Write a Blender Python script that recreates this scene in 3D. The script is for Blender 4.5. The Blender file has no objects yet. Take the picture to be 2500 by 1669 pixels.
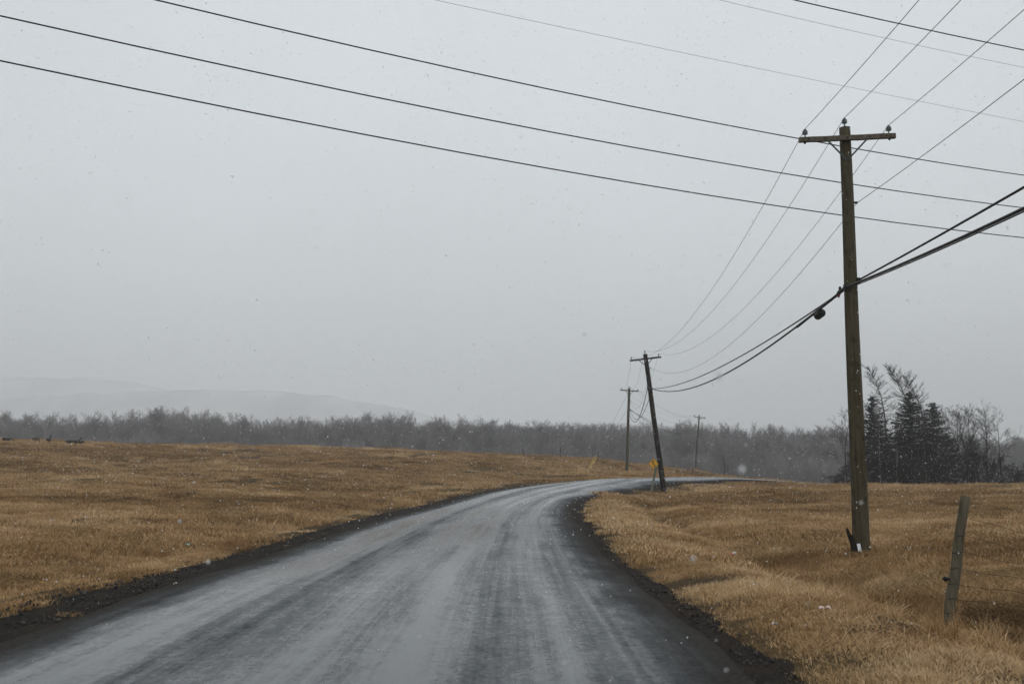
import bpy, math, random
import numpy as np
from mathutils import Vector, Matrix

R = math.radians
rng = np.random.default_rng(7)
random.seed(7)
scene = bpy.context.scene
COL = scene.collection

# ------------------------------------------------------------------ camera
EYE = 1.65
F = 2430.0
PITCH = math.atan((1165 - 834.5) / F)
cam_d = bpy.data.cameras.new('camera')
cam = bpy.data.objects.new('camera', cam_d)
COL.objects.link(cam)
cam.location = (0, 0, EYE)
cam.rotation_euler = (math.pi / 2 + PITCH, 0, 0)
cam_d.sensor_width = 36.0
cam_d.lens = 36.0 * F / 2500.0
cam_d.clip_start = 0.05
cam_d.clip_end = 9000
cam_d.dof.use_dof = True
cam_d.dof.focus_distance = 24.0
cam_d.dof.aperture_fstop = 2.8
scene.camera = cam

# ------------------------------------------------------------------ sky and light
SUN_EL, SUN_ROT = R(52), R(150)
world = bpy.data.worlds.new('World')
scene.world = world
world.use_nodes = True
wn, wl = world.node_tree.nodes, world.node_tree.links
wn.clear()
w_out = wn.new('ShaderNodeOutputWorld')
w_bg = wn.new('ShaderNodeBackground')
w_sky = wn.new('ShaderNodeTexSky')
w_sky.sky_type = 'NISHITA'
w_sky.sun_disc = False
w_sky.sun_elevation = SUN_EL
w_sky.sun_rotation = SUN_ROT
w_sky.dust_density = 6.0
w_hs = wn.new('ShaderNodeHueSaturation')
w_hs.inputs['Saturation'].default_value = 0.12
wl.new(w_sky.outputs[0], w_hs.inputs['Color'])
# overcast deck: nearly even grey, a little brighter towards the zenith, with faint cloud mottling
w_tc = wn.new('ShaderNodeTexCoord')
w_sep = wn.new('ShaderNodeSeparateXYZ')
wl.new(w_tc.outputs['Generated'], w_sep.inputs[0])
w_mr = wn.new('ShaderNodeMapRange')
w_mr.inputs['From Min'].default_value = 0.0
w_mr.inputs['From Max'].default_value = 1.0
w_mr.inputs['To Min'].default_value = 9.4
w_mr.inputs['To Max'].default_value = 7.3
wl.new(w_sep.outputs['Z'], w_mr.inputs['Value'])
w_no = wn.new('ShaderNodeTexNoise')
w_no.inputs['Scale'].default_value = 1.5
w_no.inputs['Detail'].default_value = 4.0
wl.new(w_tc.outputs['Generated'], w_no.inputs['Vector'])
w_nm = wn.new('ShaderNodeMapRange')
w_nm.inputs['From Min'].default_value = 0.3
w_nm.inputs['From Max'].default_value = 0.7
w_nm.inputs['To Min'].default_value = 0.91
w_nm.inputs['To Max'].default_value = 1.07
wl.new(w_no.outputs['Fac'], w_nm.inputs['Value'])
w_mul = wn.new('ShaderNodeMath')
w_mul.operation = 'MULTIPLY'
wl.new(w_mr.outputs[0], w_mul.inputs[0])
wl.new(w_nm.outputs[0], w_mul.inputs[1])
w_col = wn.new('ShaderNodeVectorMath')
w_col.operation = 'SCALE'
w_col.inputs[0].default_value = (0.935, 0.995, 1.035)
wl.new(w_mul.outputs[0], w_col.inputs['Scale'])
w_mix = wn.new('ShaderNodeMixRGB')
w_mix.inputs['Fac'].default_value = 0.9
wl.new(w_hs.outputs[0], w_mix.inputs['Color1'])
wl.new(w_col.outputs[0], w_mix.inputs['Color2'])
wl.new(w_mix.outputs[0], w_bg.inputs['Color'])
w_bg.inputs['Strength'].default_value = 0.10
wl.new(w_bg.outputs[0], w_out.inputs['Surface'])

sun_d = bpy.data.lights.new('sun', 'SUN')
sun_d.energy = 0.6
sun_d.angle = R(60)
sun_d.color = (1.0, 0.97, 0.93)
sun = bpy.data.objects.new('sun', sun_d)
COL.objects.link(sun)
sun.rotation_euler = (R(90) - SUN_EL, 0, math.pi - SUN_ROT)

scene.view_settings.view_transform = 'Standard'
scene.view_settings.look = 'None'
scene.view_settings.gamma = 1.0
scene.view_settings.exposure = 0.0
scene.view_settings.use_curve_mapping = False
scene.render.engine = 'CYCLES'
scene.cycles.volume_bounces = 4
scene.cycles.max_bounces = 8
scene.cycles.diffuse_bounces = 3
scene.cycles.use_denoising = True
scene.cycles.denoiser = 'OPENIMAGEDENOISE'
scene.cycles.denoising_prefilter = 'ACCURATE'
scene.cycles.denoising_input_passes = 'RGB_ALBEDO_NORMAL'
scene.cycles.use_adaptive_sampling = False


# ------------------------------------------------------------------ helpers
def P(px, py, Y):
    """A point at forward distance Y seen in the direction of a place in the photograph."""
    u = (px - 1250.0) / F
    v = (834.5 - py) / F
    dy = math.cos(PITCH) - v * math.sin(PITCH)
    dz = math.sin(PITCH) + v * math.cos(PITCH)
    return Vector((u / dy * Y, Y, EYE + dz / dy * Y))


def tag(o, label=None, cat=None, group=None, kind=None):
    if label:
        o['label'] = label
    if cat:
        o['category'] = cat
    if group:
        o['group'] = group
    if kind:
        o['kind'] = kind
    return o


def empty(name, loc, rz=0.0):
    o = bpy.data.objects.new(name, None)
    COL.objects.link(o)
    o.location = loc
    o.rotation_euler = (0, 0, rz)
    o.empty_display_size = 0.2
    return o


class MB:
    """Collects shapes into one mesh."""

    def __init__(self):
        self.v, self.f, self.n = [], [], 0

    def add(self, verts, faces):
        self.v.extend([tuple(p) for p in verts])
        self.f.extend([tuple(i + self.n for i in q) for q in faces])
        self.n += len(verts)

    def box(self, c, s, rot=None):
        vs = []
        for x in (-.5, .5):
            for y in (-.5, .5):
                for z in (-.5, .5):
                    p = Vector((x * s[0], y * s[1], z * s[2]))
                    if rot is not None:
                        p = rot @ p
                    vs.append(p + Vector(c))
        self.add(vs, [(0, 1, 3, 2), (4, 6, 7, 5), (0, 4, 5, 1), (2, 3, 7, 6), (0, 2, 6, 4), (1, 5, 7, 3)])

    def tube(self, pts, rad, sides=6, cap=True, wob=0.0):
        pts = [Vector(p) for p in pts]
        m = len(pts)
        if not hasattr(rad, '__len__'):
            rad = [rad] * m
        vs, fs = [], []
        up = Vector((0, 0, 1))
        prev = None
        for i in range(m):
            d = (pts[min(i + 1, m - 1)] - pts[max(i - 1, 0)]).normalized()
            if prev is None:
                a = d.cross(up)
                if a.length < 1e-3:
                    a = Vector((1, 0, 0))
                a.normalize()
            else:
                a = (prev - d * prev.dot(d)).normalized()
            prev = a
            b = d.cross(a)
            for k in range(sides):
                t = 2 * math.pi * k / sides
                r = rad[i] * (1 + wob * (random.random() - .5))
                vs.append(pts[i] + (a * math.cos(t) + b * math.sin(t)) * r)
        for i in range(m - 1):
            for k in range(sides):
                k2 = (k + 1) % sides
                fs.append((i * sides + k, i * sides + k2, (i + 1) * sides + k2, (i + 1) * sides + k))
        if cap:
            fs.append(tuple(range(sides - 1, -1, -1)))
            fs.append(tuple((m - 1) * sides + k for k in range(sides)))
        self.add(vs, fs)

    def bar(self, a, b, w, h, upv=(0, 0, 1)):
        a, b = Vector(a), Vector(b)
        d = (b - a).normalized()
        s = d.cross(Vector(upv))
        if s.length < 1e-3:
            s = Vector((1, 0, 0))
        s.normalize()
        u = s.cross(d)
        vs = []
        for p in (a, b):
            for x, y in ((-1, -1), (1, -1), (1, 1), (-1, 1)):
                vs.append(p + s * (x * w / 2) + u * (y * h / 2))
        self.add(vs, [(3, 2, 1, 0), (4, 5, 6, 7), (0, 1, 5, 4), (1, 2, 6, 5), (2, 3, 7, 6), (3, 0, 4, 7)])

    def build(self, name, material, parent=None, smooth=False):
        me = bpy.data.meshes.new(name)
        me.from_pydata(self.v, [], self.f)
        me.update()
        me.materials.append(material)
        if smooth:
            me.polygons.foreach_set('use_smooth', [True] * len(me.polygons))
        o = bpy.data.objects.new(name, me)
        COL.objects.link(o)
        if parent is not None:
            o.parent = parent
        return o


def np_mesh(name, V, Fq, material, link=True, smooth=False):
    """Fast mesh from numpy arrays (faces all with the same number of corners)."""
    V = np.asarray(V, np.float32)
    Fq = np.asarray(Fq, np.int32)
    k = Fq.shape[1]
    me = bpy.data.meshes.new(name)
    me.vertices.add(len(V))
    me.vertices.foreach_set('co', V.ravel())
    me.loops.add(Fq.size)
    me.loops.foreach_set('vertex_index', Fq.ravel())
    me.polygons.add(len(Fq))
    me.polygons.foreach_set('loop_start', np.arange(0, Fq.size, k, dtype=np.int32))
    if smooth:
        me.polygons.foreach_set('use_smooth', np.ones(len(Fq), bool))
    me.update(calc_edges=True)
    me.materials.append(material)
    o = bpy.data.objects.new(name, me)
    if link:
        COL.objects.link(o)
    return o


def catmull(pts, n):
    pts = [np.array(p, float) for p in pts]
    pts = [2 * pts[0] - pts[1]] + pts + [2 * pts[-1] - pts[-2]]
    out = []
    for i in range(1, len(pts) - 2):
        p0, p1, p2, p3 = pts[i - 1:i + 3]
        for k in range(n):
            t = k / n
            out.append(.5 * (2 * p1 + (p2 - p0) * t + (2 * p0 - 5 * p1 + 4 * p2 - p3) * t * t + (3 * p1 - p0 - 3 * p2 + p3) * t ** 3))
    out.append(pts[-2])
    return np.array(out)


# ------------------------------------------------------------------ materials
class NT:
    def __init__(self, name):
        self.m = bpy.data.materials.new(name)
        self.m.use_nodes = True
        self.n = self.m.node_tree.nodes
        self.l = self.m.node_tree.links
        self.b = self.n['Principled BSDF']
        self.tc = None

    def coord(self, kind='Object', scale=(1, 1, 1)):
        if self.tc is None:
            self.tc = self.n.new('ShaderNodeTexCoord')
        if kind == 'World':
            g = self.n.new('ShaderNodeNewGeometry')
            src = g.outputs['Position']
        else:
            src = self.tc.outputs[kind]
        mp = self.n.new('ShaderNodeMapping')
        mp.inputs['Scale'].default_value = scale
        self.l.new(src, mp.inputs['Vector'])
        return mp.outputs[0]

    def noise(self, vec, scale=1, detail=3, rough=.5, lo=.3, hi=.7, distort=0):
        t = self.n.new('ShaderNodeTexNoise')
        t.inputs['Scale'].default_value = scale
        t.inputs['Detail'].default_value = detail
        t.inputs['Roughness'].default_value = rough
        t.inputs['Distortion'].default_value = distort
        self.l.new(vec, t.inputs['Vector'])
        return self.rng(t.outputs['Fac'], lo, hi, 0, 1)

    def rng(self, s, a, b, c, d):
        m = self.n.new('ShaderNodeMapRange')
        for k, val in zip(('From Min', 'From Max', 'To Min', 'To Max'), (a, b, c, d)):
            m.inputs[k].default_value = val
        self.l.new(s, m.inputs['Value'])
        return m.outputs[0]

    def math(self, op, a, b):
        m = self.n.new('ShaderNodeMath')
        m.operation = op
        for i, x in enumerate((a, b)):
            if isinstance(x, (int, float)):
                m.inputs[i].default_value = x
            else:
                self.l.new(x, m.inputs[i])
        return m.outputs[0]

    def mix(self, fac, a, b):
        m = self.n.new('ShaderNodeMixRGB')
        for s, x in zip(('Fac', 'Color1', 'Color2'), (fac, a, b)):
            if isinstance(x, (int, float)):
                m.inputs[s].default_value = x
            elif isinstance(x, tuple):
                m.inputs[s].default_value = (*x[:3], 1)
            else:
                self.l.new(x, m.inputs[s])
        return m.outputs[0]

    def ramp(self, s, stops):
        m = self.n.new('ShaderNodeValToRGB')
        e = m.color_ramp.elements
        while len(e) < len(stops):
            e.new(.5)
        for i, (p, c) in enumerate(stops):
            e[i].position = p
            e[i].color = (*c, 1) if isinstance(c, tuple) else (c, c, c, 1)
        self.l.new(s, m.inputs['Fac'])
        return m.outputs[0]

    def attr(self, name, kind='GEOMETRY'):
        a = self.n.new('ShaderNodeAttribute')
        a.attribute_type = kind
        a.attribute_name = name
        return a.outputs['Fac']

    def out(self, color=None, rough=None, height=None, strength=.3, dist=.01, spec=None, metallic=None):
        if color is not None:
            if isinstance(color, tuple):
                self.b.inputs['Base Color'].default_value = (*color, 1)
            else:
                self.l.new(color, self.b.inputs['Base Color'])
        if rough is not None:
            if isinstance(rough, (int, float)):
                self.b.inputs['Roughness'].default_value = rough
            else:
                self.l.new(rough, self.b.inputs['Roughness'])
        if spec is not None:
            if isinstance(spec, (int, float)):
                self.b.inputs['Specular IOR Level'].default_value = spec
            else:
                self.l.new(spec, self.b.inputs['Specular IOR Level'])
        if metallic is not None:
            self.b.inputs['Metallic'].default_value = metallic
        if height is not None:
            bp = self.n.new('ShaderNodeBump')
            bp.inputs['Strength'].default_value = strength
            bp.inputs['Distance'].default_value = dist
            self.l.new(height, bp.inputs['Height'])
            self.l.new(bp.outputs[0], self.b.inputs['Normal'])
        return self.m


def wood_mat(name, dark, light, grey, stretch=.25, fine=26):
    t = NT(name)
    v = t.coord('Object', (1, 1, stretch * .1))
    a = t.noise(v, fine, 5, .6, .32, .68)
    c = t.mix(a, dark, light)
    v2 = t.coord('Object', (1, 1, .12))
    b = t.noise(v2, 6, 4, .6, .4, .75)
    c = t.mix(t.math('MULTIPLY', b, .6), c, grey)
    v3 = t.coord('Object', (1, 1, .5))
    k = t.noise(v3, 9, 3, .5, .55, .75)
    c = t.mix(t.math('MULTIPLY', k, .75), c, tuple(x * .35 for x in dark))
    ms = t.noise(t.coord('Object', (1, 1, .35)), 3.5, 4, .6, .52, .72)
    c = t.mix(t.math('MULTIPLY', ms, .35), c, (light[0] * .62, light[1] * .82, light[2] * .55))
    return t.out(c, .85, a, .6, .01, spec=.2)


M = {}
M['pole_wood'] = wood_mat('pole_wood', (.030, .023, .012), (.098, .079, .046), (.092, .084, .057))
M['dark_pole_wood'] = wood_mat('dark_pole_wood', (.010, .008, .007), (.030, .022, .018), (.030, .022, .020))
M['grey_pole_wood'] = wood_mat('grey_pole_wood', (.045, .036, .024), (.10, .085, .058), (.09, .085, .07))
M['arm_wood'] = wood_mat('arm_wood', (.075, .058, .042), (.17, .145, .11), (.15, .135, .115))
M['post_wood'] = wood_mat('post_wood', (.055, .044, .028), (.145, .123, .084), (.105, .098, .070))
M['green_post'] = wood_mat('green_post', (.07, .085, .06), (.17, .20, .15), (.2, .22, .17))
M['stake'] = NT('stake').out((.035, .028, .022), .9)
M['rust_stake'] = NT('rust_stake').out((.12, .07, .035), .9)
M['charred'] = wood_mat('charred', (.008, .006, .005), (.022, .017, .014), (.02, .018, .016))
M['steel'] = NT('steel').out((.07, .085, .085), .55, metallic=.6)
M['bolt'] = NT('bolt').out((.02, .02, .02), .6, metallic=.5)
t = NT('porcelain')
M['porcelain'] = t.out(t.mix(t.noise(t.coord('Object'), 30), (.10, .12, .125), (.24, .27, .28)), .25)
M['wire'] = NT('wire').out((.010, .010, .011), .6, spec=.2)
M['thin_wire'] = NT('thin_wire').out((.10, .105, .11), .6)
M['cable'] = NT('cable').out((.008, .008, .009), .5, spec=.25)
M['guy'] = NT('guy').out((.11, .115, .12), .5, metallic=.5)
M['yellow_guard'] = NT('yellow_guard').out((.62, .44, .04), .5)
M['tag_red'] = NT('tag_red').out((.25, .03, .05), .6)
t = NT('sign_yellow')
M['sign_yellow'] = t.out(t.mix(t.noise(t.coord('Object'), 5), (.72, .36, .012), (.80, .43, .02)), .4)
M['sign_black'] = NT('sign_black').out((.012, .012, .012), .5)
M['paper'] = NT('paper').out((.72, .73, .76), .8)
M['litter_pink'] = NT('litter_pink').out((.72, .56, .54), .6)
M['litter_red'] = NT('litter_red').out((.55, .07, .06), .5)
M['fence_wire'] = NT('fence_wire').out((.035, .026, .022), .7, metallic=.3)
M['bird'] = NT('bird').out((.035, .026, .020), .85)
M['bird_dark'] = NT('bird_dark').out((.012, .011, .011), .8)
t = NT('snow')
d_ = t.n.new('ShaderNodeBsdfDiffuse')
tr_ = t.n.new('ShaderNodeBsdfTranslucent')
ad = t.n.new('ShaderNodeMixShader')
ad.inputs[0].default_value = .62
d_.inputs['Color'].default_value = (.95, .955, .96, 1)
tr_.inputs['Color'].default_value = (.95, .955, .96, 1)
t.l.new(d_.outputs[0], ad.inputs[1])
t.l.new(tr_.outputs[0], ad.inputs[2])
t.l.new(ad.outputs[0], t.n['Material Output'].inputs['Surface'])
M['snow'] = t.m

# dead grass ground and blades share the same patchy tint over the place
STRAW = [(.0, (.078, .047, .020)), (.3, (.225, .137, .060)), (.55, (.43, .272, .130)), (.8, (.57, .395, .215)), (1.0, (.68, .505, .315))]


def field_tint(t):
    w = t.coord('World', (.55, 1.5, 1))
    a = t.noise(w, .11, 6, .68, .33, .67)
    b = t.noise(t.coord('World', (1, 1.6, 1)), .9, 4, .6, .28, .72)
    s = t.math('ADD', t.math('MULTIPLY', a, .52), t.math('MULTIPLY', b, .48))
    return s


t = NT('dead_grass_ground')
s = field_tint(t)
fine = t.noise(t.coord('World'), 9, 5, .7, .25, .75)
s2 = t.math('ADD', t.math('MULTIPLY', s, .55), t.math('MULTIPLY', fine, .35))
c = t.ramp(s2, [(.0, (.022, .015, .008)), (.35, (.052, .034, .016)), (.65, (.12, .078, .036)), (1, (.21, .14, .07))])  # soil tones, deepened to stand in for shade between the blades
olive = t.noise(t.coord('World', (.6, 1.4, 1)), .23, 3, .5, .52, .72)
c = t.mix(t.math('MULTIPLY', olive, .45), c, (.085, .076, .030))
M['ground'] = t.out(c, .95, fine, .8, .06, spec=.1)

t = NT('dead_grass_blades')
s = field_tint(t)
tint = t.attr('tint')
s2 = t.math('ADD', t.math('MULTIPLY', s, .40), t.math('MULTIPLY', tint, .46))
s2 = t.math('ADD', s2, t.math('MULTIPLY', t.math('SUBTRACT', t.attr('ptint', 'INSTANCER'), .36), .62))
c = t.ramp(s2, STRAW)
rus = t.noise(t.coord('World'), .55, 4, .6, .48, .68)
c = t.mix(t.math('MULTIPLY', rus, .45), c, (.245, .125, .050))
olive = t.noise(t.coord('World', (.6, 1.4, 1)), .23, 3, .5, .52, .72)
c = t.mix(t.math('MULTIPLY', olive, .34), c, (.105, .086, .034))
M['blades'] = t.out(c, .75, spec=.15)
t.b.inputs['Subsurface Weight'].default_value = 0.0

t = NT('gravel_shoulder')
v = t.coord('World')
n1 = t.noise(v, 30, 4, .7, .3, .7)
n2 = t.noise(v, 1.1, 4, .6, .35, .65)
c = t.mix(n1, (.008, .008, .008), (.038, .036, .034))
c = t.mix(t.math('MULTIPLY', n2, .5), c, (.075, .052, .034))
M['shoulder'] = t.out(c, .95, n1, 1.0, .03, spec=.06)
t = NT('gravel_stone')
M['stone'] = t.out(t.mix(t.noise(t.coord('World'), 13, 2), (.014, .012, .011), (.085, .076, .066)), .8, spec=.12)

# wet asphalt: u across the road in metres, v along it
t = NT('wet_asphalt')
uv = t.tc or t.n.new('ShaderNodeTexCoord')
t.tc = uv
sep = t.n.new('ShaderNodeSeparateXYZ')
t.l.new(uv.outputs['UV'], sep.inputs[0])
wob = t.noise(t.coord('UV', (.25, .10, 1)), 1, 3, .5, .25, .75)
lat = t.math('ADD', sep.outputs['X'], t.math('MULTIPLY', t.math('SUBTRACT', wob, .5), .5))
ls = t.rng(lat, -3.6, 3.6, 0, 1)


def lp(x):
    return (x + 3.6) / 7.2


tracks = t.ramp(ls, [(lp(-3.5), .05), (lp(-3.0), .22), (lp(-2.5), .80), (lp(-1.95), .85), (lp(-1.45), .16), (lp(-1.0), .30),
                     (lp(-.45), .88), (lp(.15), .55), (lp(.55), .92), (lp(1.05), .55), (lp(1.35), .28), (lp(1.75), .62),
                     (lp(2.05), .78), (lp(2.45), .34), (lp(2.9), .12), (lp(3.5), .03)])
long1 = t.noise(t.coord('UV', (5.5, .06, 1)), 1, 6, .68, .30, .70)
patch = t.noise(t.coord('UV', (.8, .20, 1)), 1, 5, .65, .32, .68)
speck = t.noise(t.coord('UV', (4.5, 2.2, 1)), 1, 5, .72, .32, .68)
grain = t.noise(t.coord('UV', (70, 70, 1)), 1, 3, .6, .3, .7)
fleck = t.noise(t.coord('UV', (15, 9, 1)), 1, 6, .78, .34, .66)
shine = t.math('ADD', t.math('MULTIPLY', tracks, .60), t.math('MULTIPLY', long1, .34))
shine = t.math('ADD', shine, t.math('MULTIPLY', patch, .22))
shine = t.math('ADD', shine, t.math('MULTIPLY', speck, .20))
shine = t.math('ADD', shine, t.math('MULTIPLY', fleck, .26))
shine = t.math('MULTIPLY', t.math('SUBTRACT', shine, .44), 1.25)
# the margins are rough, gritty and dull, fading in unevenly
absl = t.math('ABSOLUTE', sep.outputs['X'], 0)
eb = t.noise(t.coord('UV', (1.6, .55, 1)), 1, 5, .65, .25, .75)
em = t.rng(t.math('SUBTRACT', absl, t.math('MULTIPLY', eb, .55)), 2.45, 3.25, 1, 0)
shine = t.math('MULTIPLY', shine, em)
rough = t.rng(shine, .0, .80, .50, .115)
spec = t.rng(shine, .0, .80, .03, .45)
c = t.mix(grain, (.010, .015, .019), (.030, .038, .045))
t.b.inputs['Specular Tint'].default_value = (.90, .965, 1.0, 1)
grit = t.noise(t.coord('UV', (22, 14, 1)), 1, 5, .75, .35, .65)
dirt = t.mix(grit, (.008, .008, .008), (.055, .048, .042))
dirt = t.mix(t.math('MULTIPLY', eb, .4), dirt, (.050, .040, .030))
c = t.mix(em, dirt, c)
rough = t.math('ADD', rough, t.math('MULTIPLY', t.math('SUBTRACT', 1.0, em), .40))
h = t.math('ADD', grain, t.math('MULTIPLY', fleck, .8))
M['asphalt'] = t.out(c, rough, h, .03, .001, spec=spec)

t = NT('bare_twigs')
M['twigs'] = t.out(t.mix(t.noise(t.coord('World'), .35, 3), (.022, .019, .019), (.060, .052, .050)), .9, spec=.1)
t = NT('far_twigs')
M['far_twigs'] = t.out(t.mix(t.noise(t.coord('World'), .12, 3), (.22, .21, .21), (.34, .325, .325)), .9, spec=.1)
t = NT('bark')
M['bark'] = t.out(t.mix(t.noise(t.coord('World', (1, 1, .2)), 3, 3), (.028, .024, .021), (.080, .072, .066)), .9, spec=.1)
t = NT('pale_bark')
M['pale_bark'] = t.out(t.mix(t.noise(t.coord('World', (1, 1, .6)), 3, 3), (.10, .095, .09), (.27, .26, .25)), .9, spec=.1)
t = NT('spruce_needles')
M['needles'] = t.out(t.mix(t.noise(t.coord('World'), .9, 4), (.006, .011, .008), (.022, .034, .022)), .9, spec=.1)
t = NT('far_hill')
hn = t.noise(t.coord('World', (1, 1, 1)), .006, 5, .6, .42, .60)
M['hill'] = t.out(t.mix(hn, (.50, .50, .52), (.70, .69, .68)), 1.0, spec=0)  # snow-pale colour, lightened further to stand in for haze over the hills

# ------------------------------------------------------------------ the lie of the land
LEFT = [(-5.1, -60, 0), (-5.1, -20, 0), (-5.1, 0, 0), (-5.05, 10, 0), (-5.1, 20, 0), (-5.12, 30, .02)] + \
       [tuple(P(*q)) for q in ((905, 1277, 36.9), (1000, 1251, 45), (1079, 1232, 53), (1175, 1205, 62), (1290, 1186, 71),
                               (1400, 1175, 77), (1500, 1170, 81), (1566, 1167, 83), (1732, 1166, 87.5), (1864, 1172, 90.5))] + \
       [(34, 93.5, .75), (50, 96, -.5), (90, 100, -3.0)]
RIGHT = [(1.97, -60, 0), (1.97, -20, 0), (1.97, 0, 0), (1.97, 9, 0), (1.95, 17, 0), (2.0, 24, 0)] + \
        [tuple(P(*q)) for q in ((1413, 1283, 34), (1396, 1252, 43), (1407, 1228, 51), (1454, 1211, 58), (1522, 1196, 65.5),
                                (1591, 1186, 71.5), (1650, 1180, 75), (1693, 1177, 77), (1765, 1174, 80), (1829, 1171.5, 82))] + \
        [(36, 86, .55), (52, 89, -.7), (92, 93, -3.2)]
LS = catmull(LEFT, 14)
RS = catmull(RIGHT, 14)


def densify(q):
    f_ = np.linspace(0, 1, 6)[:-1]
    return np.concatenate([q[:-1][:, None] * (1 - f_)[None, :, None] + q[1:][:, None] * f_[None, :, None], ], 0).reshape(-1, 3)


LD, RD = densify(LS), densify(RS)
CS = (LS + RS) / 2
for _ in range(6):
    TAN = np.gradient(CS[:, :2], axis=0)
    TAN /= np.linalg.norm(TAN, axis=1)[:, None]
    NRM = np.stack([TAN[:, 1], -TAN[:, 0]], 1)
    dl = np.sqrt(((CS[:, None, :2] - LD[None, :, :2]) ** 2).sum(2)).min(1)
    dr = np.sqrt(((CS[:, None, :2] - RD[None, :, :2]) ** 2).sum(2)).min(1)
    CS[:, :2] += NRM * ((dr - dl) / 2)[:, None]
    ker = np.array([1, 2, 3, 4, 3, 2, 1]) / 16.0
    pad = np.pad(CS, ((3, 3), (0, 0)), mode='edge')
    sm = np.stack([np.convolve(pad[:, k], ker, mode='valid') for k in range(3)], 1)
    CS[4:-4] = sm[4:-4]
dl = np.sqrt(((CS[:, None, :2] - LD[None, :, :2]) ** 2).sum(2)).min(1)
dr = np.sqrt(((CS[:, None, :2] - RD[None, :, :2]) ** 2).sum(2)).min(1)
seg = np.linalg.norm(np.diff(CS[:, :2], axis=0), axis=1)
STA = np.concatenate([[0], np.cumsum(seg)])
HALF = (dl + dr) / 2
HALF = np.convolve(np.pad(HALF, 6, mode='edge'), np.ones(13) / 13, mode='valid')
TAN = np.gradient(CS[:, :2], axis=0)
TAN /= np.linalg.norm(TAN, axis=1)[:, None]
NRM = np.stack([TAN[:, 1], -TAN[:, 0]], 1)      # to the right of the road


def road_dist(X, Y):
    """Distance outside the road edge (negative on it) and the side, +1 right."""
    X, Y = np.asarray(X, float).ravel(), np.asarray(Y, float).ravel()
    d = np.empty(len(X))
    side = np.empty(len(X))
    for a in range(0, len(X), 20000):
        dx = X[a:a + 20000, None] - CS[None, :, 0]
        dy = Y[a:a + 20000, None] - CS[None, :, 1]
        j = np.argmin(dx * dx + dy * dy, 1)
        k = np.arange(len(j))
        l = dx[k, j] * NRM[j, 0] + dy[k, j] * NRM[j, 1]
        al = dx[k, j] * TAN[j, 0] + dy[k, j] * TAN[j, 1]
        d[a:a + 20000] = np.hypot(l, np.where((j == 0) | (j == len(CS) - 1), al, 0)) - HALF[j]
        side[a:a + 20000] = np.sign(l)
    return d, side


ctrl = [p for p in LEFT] + [p for p in RIGHT]
for q in ((0, 1460, 13), (0, 1400, 17), (0, 1300, 28), (0, 1200, 52), (0, 1130, 80), (0, 1075, 112),
          (350, 1300, 28), (350, 1200, 55), (350, 1140, 85), (350, 1086, 118),
          (700, 1230, 45), (700, 1160, 75), (700, 1120, 100), (700, 1092, 124),
          (1000, 1190, 68), (1000, 1140, 95), (1000, 1100, 130), (1175, 1160, 90), (1175, 1107, 134),
          (1366, 1150, 100), (1366, 1117, 130), (1500, 1158, 97), (1500, 1127, 128), (1530, 1152, 118), (1436, 1147, 112),
          (1632, 1160, 100), (1632, 1143, 140), (1697, 1149, 178), (1720, 1158, 150), (1765, 1166, 150), (1653, 1163, 100), (1692, 1155, 140),
          (2105, 1350, 23), (2310, 1530, 11), (2500, 1640, 8.5), (2500, 1400, 17), (2500, 1260, 35), (2500, 1210, 58), (2500, 1191, 80),
          (2300, 1300, 26), (2300, 1230, 48), (2300, 1187, 82), (2100, 1280, 32), (2100, 1230, 50), (2100, 1200, 68), (2100, 1184, 82),
          (1900, 1260, 38), (1900, 1215, 58), (1900, 1181, 80), (1750, 1260, 40), (1750, 1205, 66), (1622, 1213, 70), (1560, 1216, 62),
          (1780, 1187, 77), (1650, 1240, 48)):
    ctrl.append(tuple(P(*q)))
ctrl += [(-30, -30, .3), (30, -30, .3), (-15, -10, .2), (14, -10, .1), (-20, 5, .3), (13, 3, .15), (-90, 100, 5.5), (-160, 90, 5), (-60, 40, 1.2), (-110, 40, 2.5),
         (40, 115, .2), (60, 118, .3), (45, 60, .6), (80, 60, .3), (60, 30, .3), (100, 100, -.5),
         (-60, 150, 5.2), (-20, 160, 4.6), (10, 165, 3.6), (25, 200, 2.0), (45, 190, -1.5), (50, 225, -7), (-60, 220, .5), (0, 225, 0), (90, 200, -4),
         (60, 140, -1.5), (35, 140, -.6), (22, 125, .6)]
for a in range(0, 360, 24):
    for rr in (330, 650, 1400):
        ctrl.append((rr * math.cos(R(a)), 40 + rr * math.sin(R(a)), -2.0 if a > 180 or a < 20 else -1.0))
ctrl = np.array(ctrl)
CC = 5.0
dist = np.sqrt(((ctrl[:, None, :2] - ctrl[None, :, :2]) ** 2).sum(2) + CC * CC)
n = len(ctrl)
A = np.zeros((n + 1, n + 1))
A[:n, :n] = -dist - np.eye(n) * .02 * -1 * 0
A[:n, :n] += np.eye(n) * .06
A[:n, n] = 1
A[n, :n] = 1
sol = np.linalg.solve(A, np.concatenate([ctrl[:, 2], [0]]))


def vnoise(X, Y, s, seed):
    """Smooth value noise."""
    X, Y = X / s + seed * 17.3, Y / s + seed * 5.1
    xi, yi = np.floor(X).astype(int), np.floor(Y).astype(int)
    fx, fy = X - xi, Y - yi
    fx, fy = fx * fx * (3 - 2 * fx), fy * fy * (3 - 2 * fy)

    def hsh(a, b):
        q = np.sin(a * 127.1 + b * 311.7 + seed * 74.7) * 43758.5453
        return q - np.floor(q)
    return (hsh(xi, yi) * (1 - fx) + hsh(xi + 1, yi) * fx) * (1 - fy) + (hsh(xi, yi + 1) * (1 - fx) + hsh(xi + 1, yi + 1) * fx) * fy


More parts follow.
